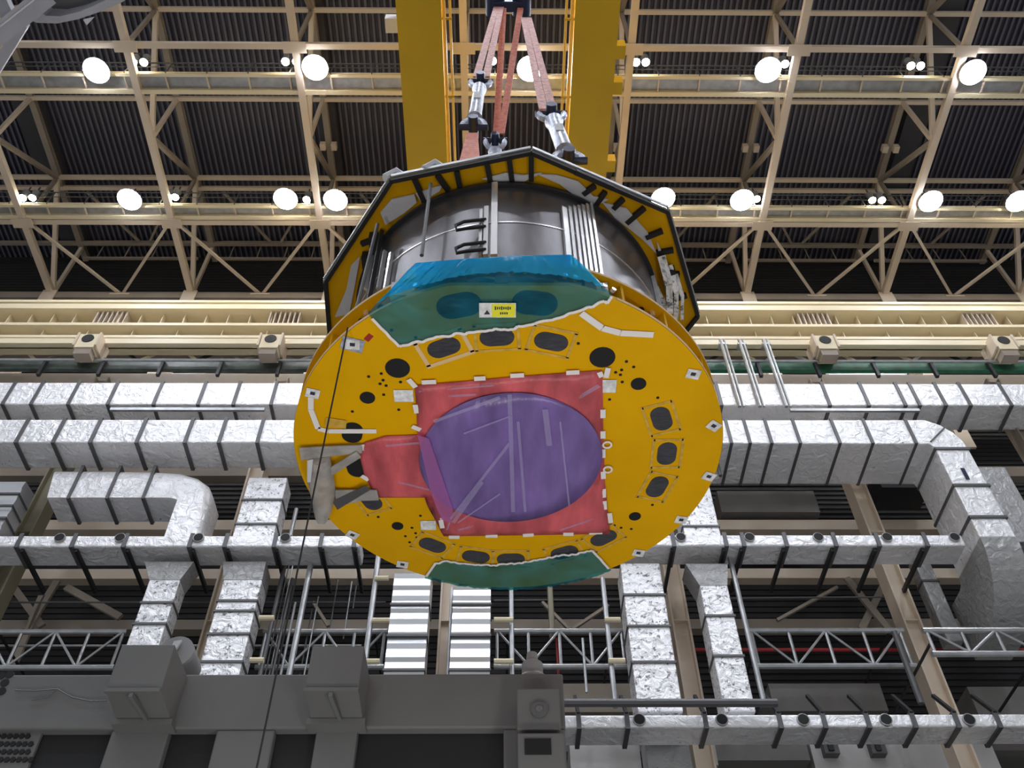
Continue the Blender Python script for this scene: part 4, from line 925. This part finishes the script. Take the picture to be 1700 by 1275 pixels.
# ================================================================== GREY MACHINE IN FRONT (lower left)
gm = thing('assembly_machine', 'huge dark grey painted steel machine filling the bottom left corner', 'machine', (-2.5, 9.2, 0))
def GX(px, py, Y=9.0): return PY(px, py, Y).x
zt, zb2 = ZR(1118, 9), ZR(1208, 9); xr = GX(936, 1150)
MB().box((-8.5, 9.0, zb2), (xr, 10.6, zt)).build('top_girder', M['tool'], gm, bevel=.02)
MB().box((-8.5, 9.12, .0), (xr, 9.2, zb2)).build('added_backing', M['tool_shade'], gm)  # near-black sheet stands in for the shade inside the openings
for a, b in ((175, 272), (352, 450), (520, 590), (836, 940)):
    MB().box((GX(a, 1240), 9.02, 0), (GX(b, 1240), 10.4, zb2)).build('pillar', M['tool'], gm, bevel=.02)
for (a, b, tp) in ((188, 270, 1075), (512, 592, 1078)):
    x0, x1 = GX(a, 1110, 8.4), GX(b + 8, 1110, 8.4)
    z_t, z_m, z_b = ZR(tp - 6, 8.4), ZR(1146, 8.4), ZR(1200, 8.95)
    o = MB().prism([(x0, 8.4, z_m), (x0, 8.4, z_t), (x0, 9.6, z_t), (x0, 9.6, z_b), (x0, 8.97, z_b)], (x1 - x0, 0, 0)).build('bracket_block', M['tool'], gm, bevel=.01)
    xm = (x0 + x1) / 2; MB().beam((xm, 8.38, z_m - .05), (xm + .05, 8.93, z_b), .04, .05).build('rib', M['tool'], o)
    MB().box((x0 - .03, 8.85, z_b - .06), (x1 + .03, 9.05, z_b)).build('foot_lip', M['tool'], o)
    MB().box((x0, 8.37, z_m - .02), (x1, 8.42, z_m + .02)).build('edge_lip', M['tool'], o)
# cabinet at the right end
x0, x1 = GX(858, 1180, 8.7), GX(930, 1180, 8.7)
cb = MB().box((x0, 8.7, ZR(1212, 8.7)), (x1, 9.2, ZR(1142, 8.7))).build('end_cabinet', M['tool'], gm, bevel=.02)
q = PY(895, 1181, 8.7); MB().lathe([(.0, 0), (.09, 0), (.09, .03), (0, .03)], (0, 0, 0), 24)
MB().tube([(q.x, 8.66, q.z), (q.x, 8.7, q.z)], .085, 24).build('round_cap', M['arch_dark'], cb)
MB().tube([(q.x, 8.645, q.z), (q.x, 8.66, q.z)], .035, 16).build('cap_knob', M['tool'], cb)
cb2 = MB().box((x0, 8.6, ZR(1290, 8.6)), (x1 + .02, 9.2, ZR(1216, 8.6))).build('lower_cabinet', M['tool'], gm, bevel=.02)
q = PY(893, 1240, 8.6); MB().box((q.x - .13, 8.585, q.z - .08), (q.x + .13, 8.61, q.z + .08)).build('slot_opening', M['hole'], cb2)
# round machined bracket behind first block, silver cone on top right
q = PY(300, 1092, 9.3); MB().tube([(q.x, 9.1, q.z - .05), (q.x, 9.5, q.z - .05)], .2, 24).build('round_bracket', M['tool_light'], gm)
MB().prism([PY(277, 1090, 9.05), PY(289, 1064, 9.05), PY(302, 1062, 9.05), PY(283, 1092, 9.05)], (0, .03, 0)).build('white_plate', M['cloth'], gm)
q = PY(884, 1116, 9.3); MB().lathe([(.2, 0), (.2, .08), (.12, .16), (.12, .3), (.07, .34), (.06, .44), (0, .44)], (q.x, 9.3, zt), 24).build('top_fitting', M['tool_light'], gm)
for (a, b) in ((2, 1122), (16, 1120), (8, 1134), (3, 1148)):
    q = PY(a, b, 9.0); MB().tube([(q.x, 8.99, q.z), (q.x, 9.02, q.z)], .045, 14).build('bolt_hole', M['hole'], gm)
for i in range(6):
    for j in range(4):
        q = PY(-4 + i * 10 + (j % 2) * 5, 1222 + j * 13, 9.06)
        if i == 0 and j == 0:
            MB().box((q.x - .3, 9.07, PY(0, 1290, 9.07).z), (PY(60, 1240, 9.07).x, 9.11, PY(0, 1214, 9.07).z)).build('perforated_plate', M['tool'], gm)
        MB().tube([(q.x, 9.055, q.z), (q.x, 9.075, q.z)], .03, 6).build('bolt_hole', M['hole'], gm)
ca = [PY(25, 1146, 8.97), PY(60, 1147, 8.97), PY(95, 1144, 8.97), PY(120, 1158, 8.97), PY(150, 1164, 8.97), PY(176, 1163, 8.97)]
tag(MB().tube(ca, .008, 6).tube([ca[2], PY(78, 1158, 8.97), PY(52, 1162, 8.97)], .008, 6).build('loose_cable', M['strap']), 'thin loose cables hanging on the grey machine front', 'cable')

# ================================================================== GREY STRUCTURE TOP LEFT
gs = thing('curved_frame', 'grey curved steel frame with struts reaching into the top left corner', 'frame', PZ(60, 20, 14))
Zs = 13.0
arc_o = [(40, 30), (62, 38), (95, 39), (130, 32), (165, 20), (200, 5), (240, -18), (290, -50)]
arc_i = [(60, 10), (75, 26), (100, 27), (130, 20), (155, 10), (180, -2), (215, -22), (265, -55)]
MB().prism([PZ(a, b, Zs) for a, b in arc_o] + [PZ(a, b, Zs) for a, b in arc_i[::-1]], (0, 0, .5)).build('arc_flange', M['arch'], gs)
MB().prism([PZ(a, b, Zs + .25) for a, b in arc_i] + [PZ(60, -60, Zs + .25)], (0, 0, .1)).build('web_plate', M['arch_dark'], gs)
def pz(a, b, dz=0): return PZ(a, b, Zs + dz)
MB().beam(pz(-25, 75, -.2), pz(80, -8, -.2), .22, .03).build('strut_flange', M['arch'], gs)
MB().beam(pz(-25, 75, .0), pz(80, -8, .0), .04, .36).build('strut_web', M['arch'], gs)
MB().beam(pz(-20, 60, -.23), pz(74, -14, -.23), .02, .02).build('bright_bead', M['bright'], gs)
MB().beam(pz(-15, 128, .3), pz(40, 38, .3), .12, .1).build('lower_strut', M['arch'], gs)
MB().beam(pz(-10, -30, .3), pz(22, 40, .3), .16, .1).build('upper_strut', M['arch'], gs)
MB().prism([pz(138, 33, -.1), pz(156, 29, -.1), pz(144, 42, -.1)], (0, 0, .03)).build('white_tag', M['cloth'], gs)
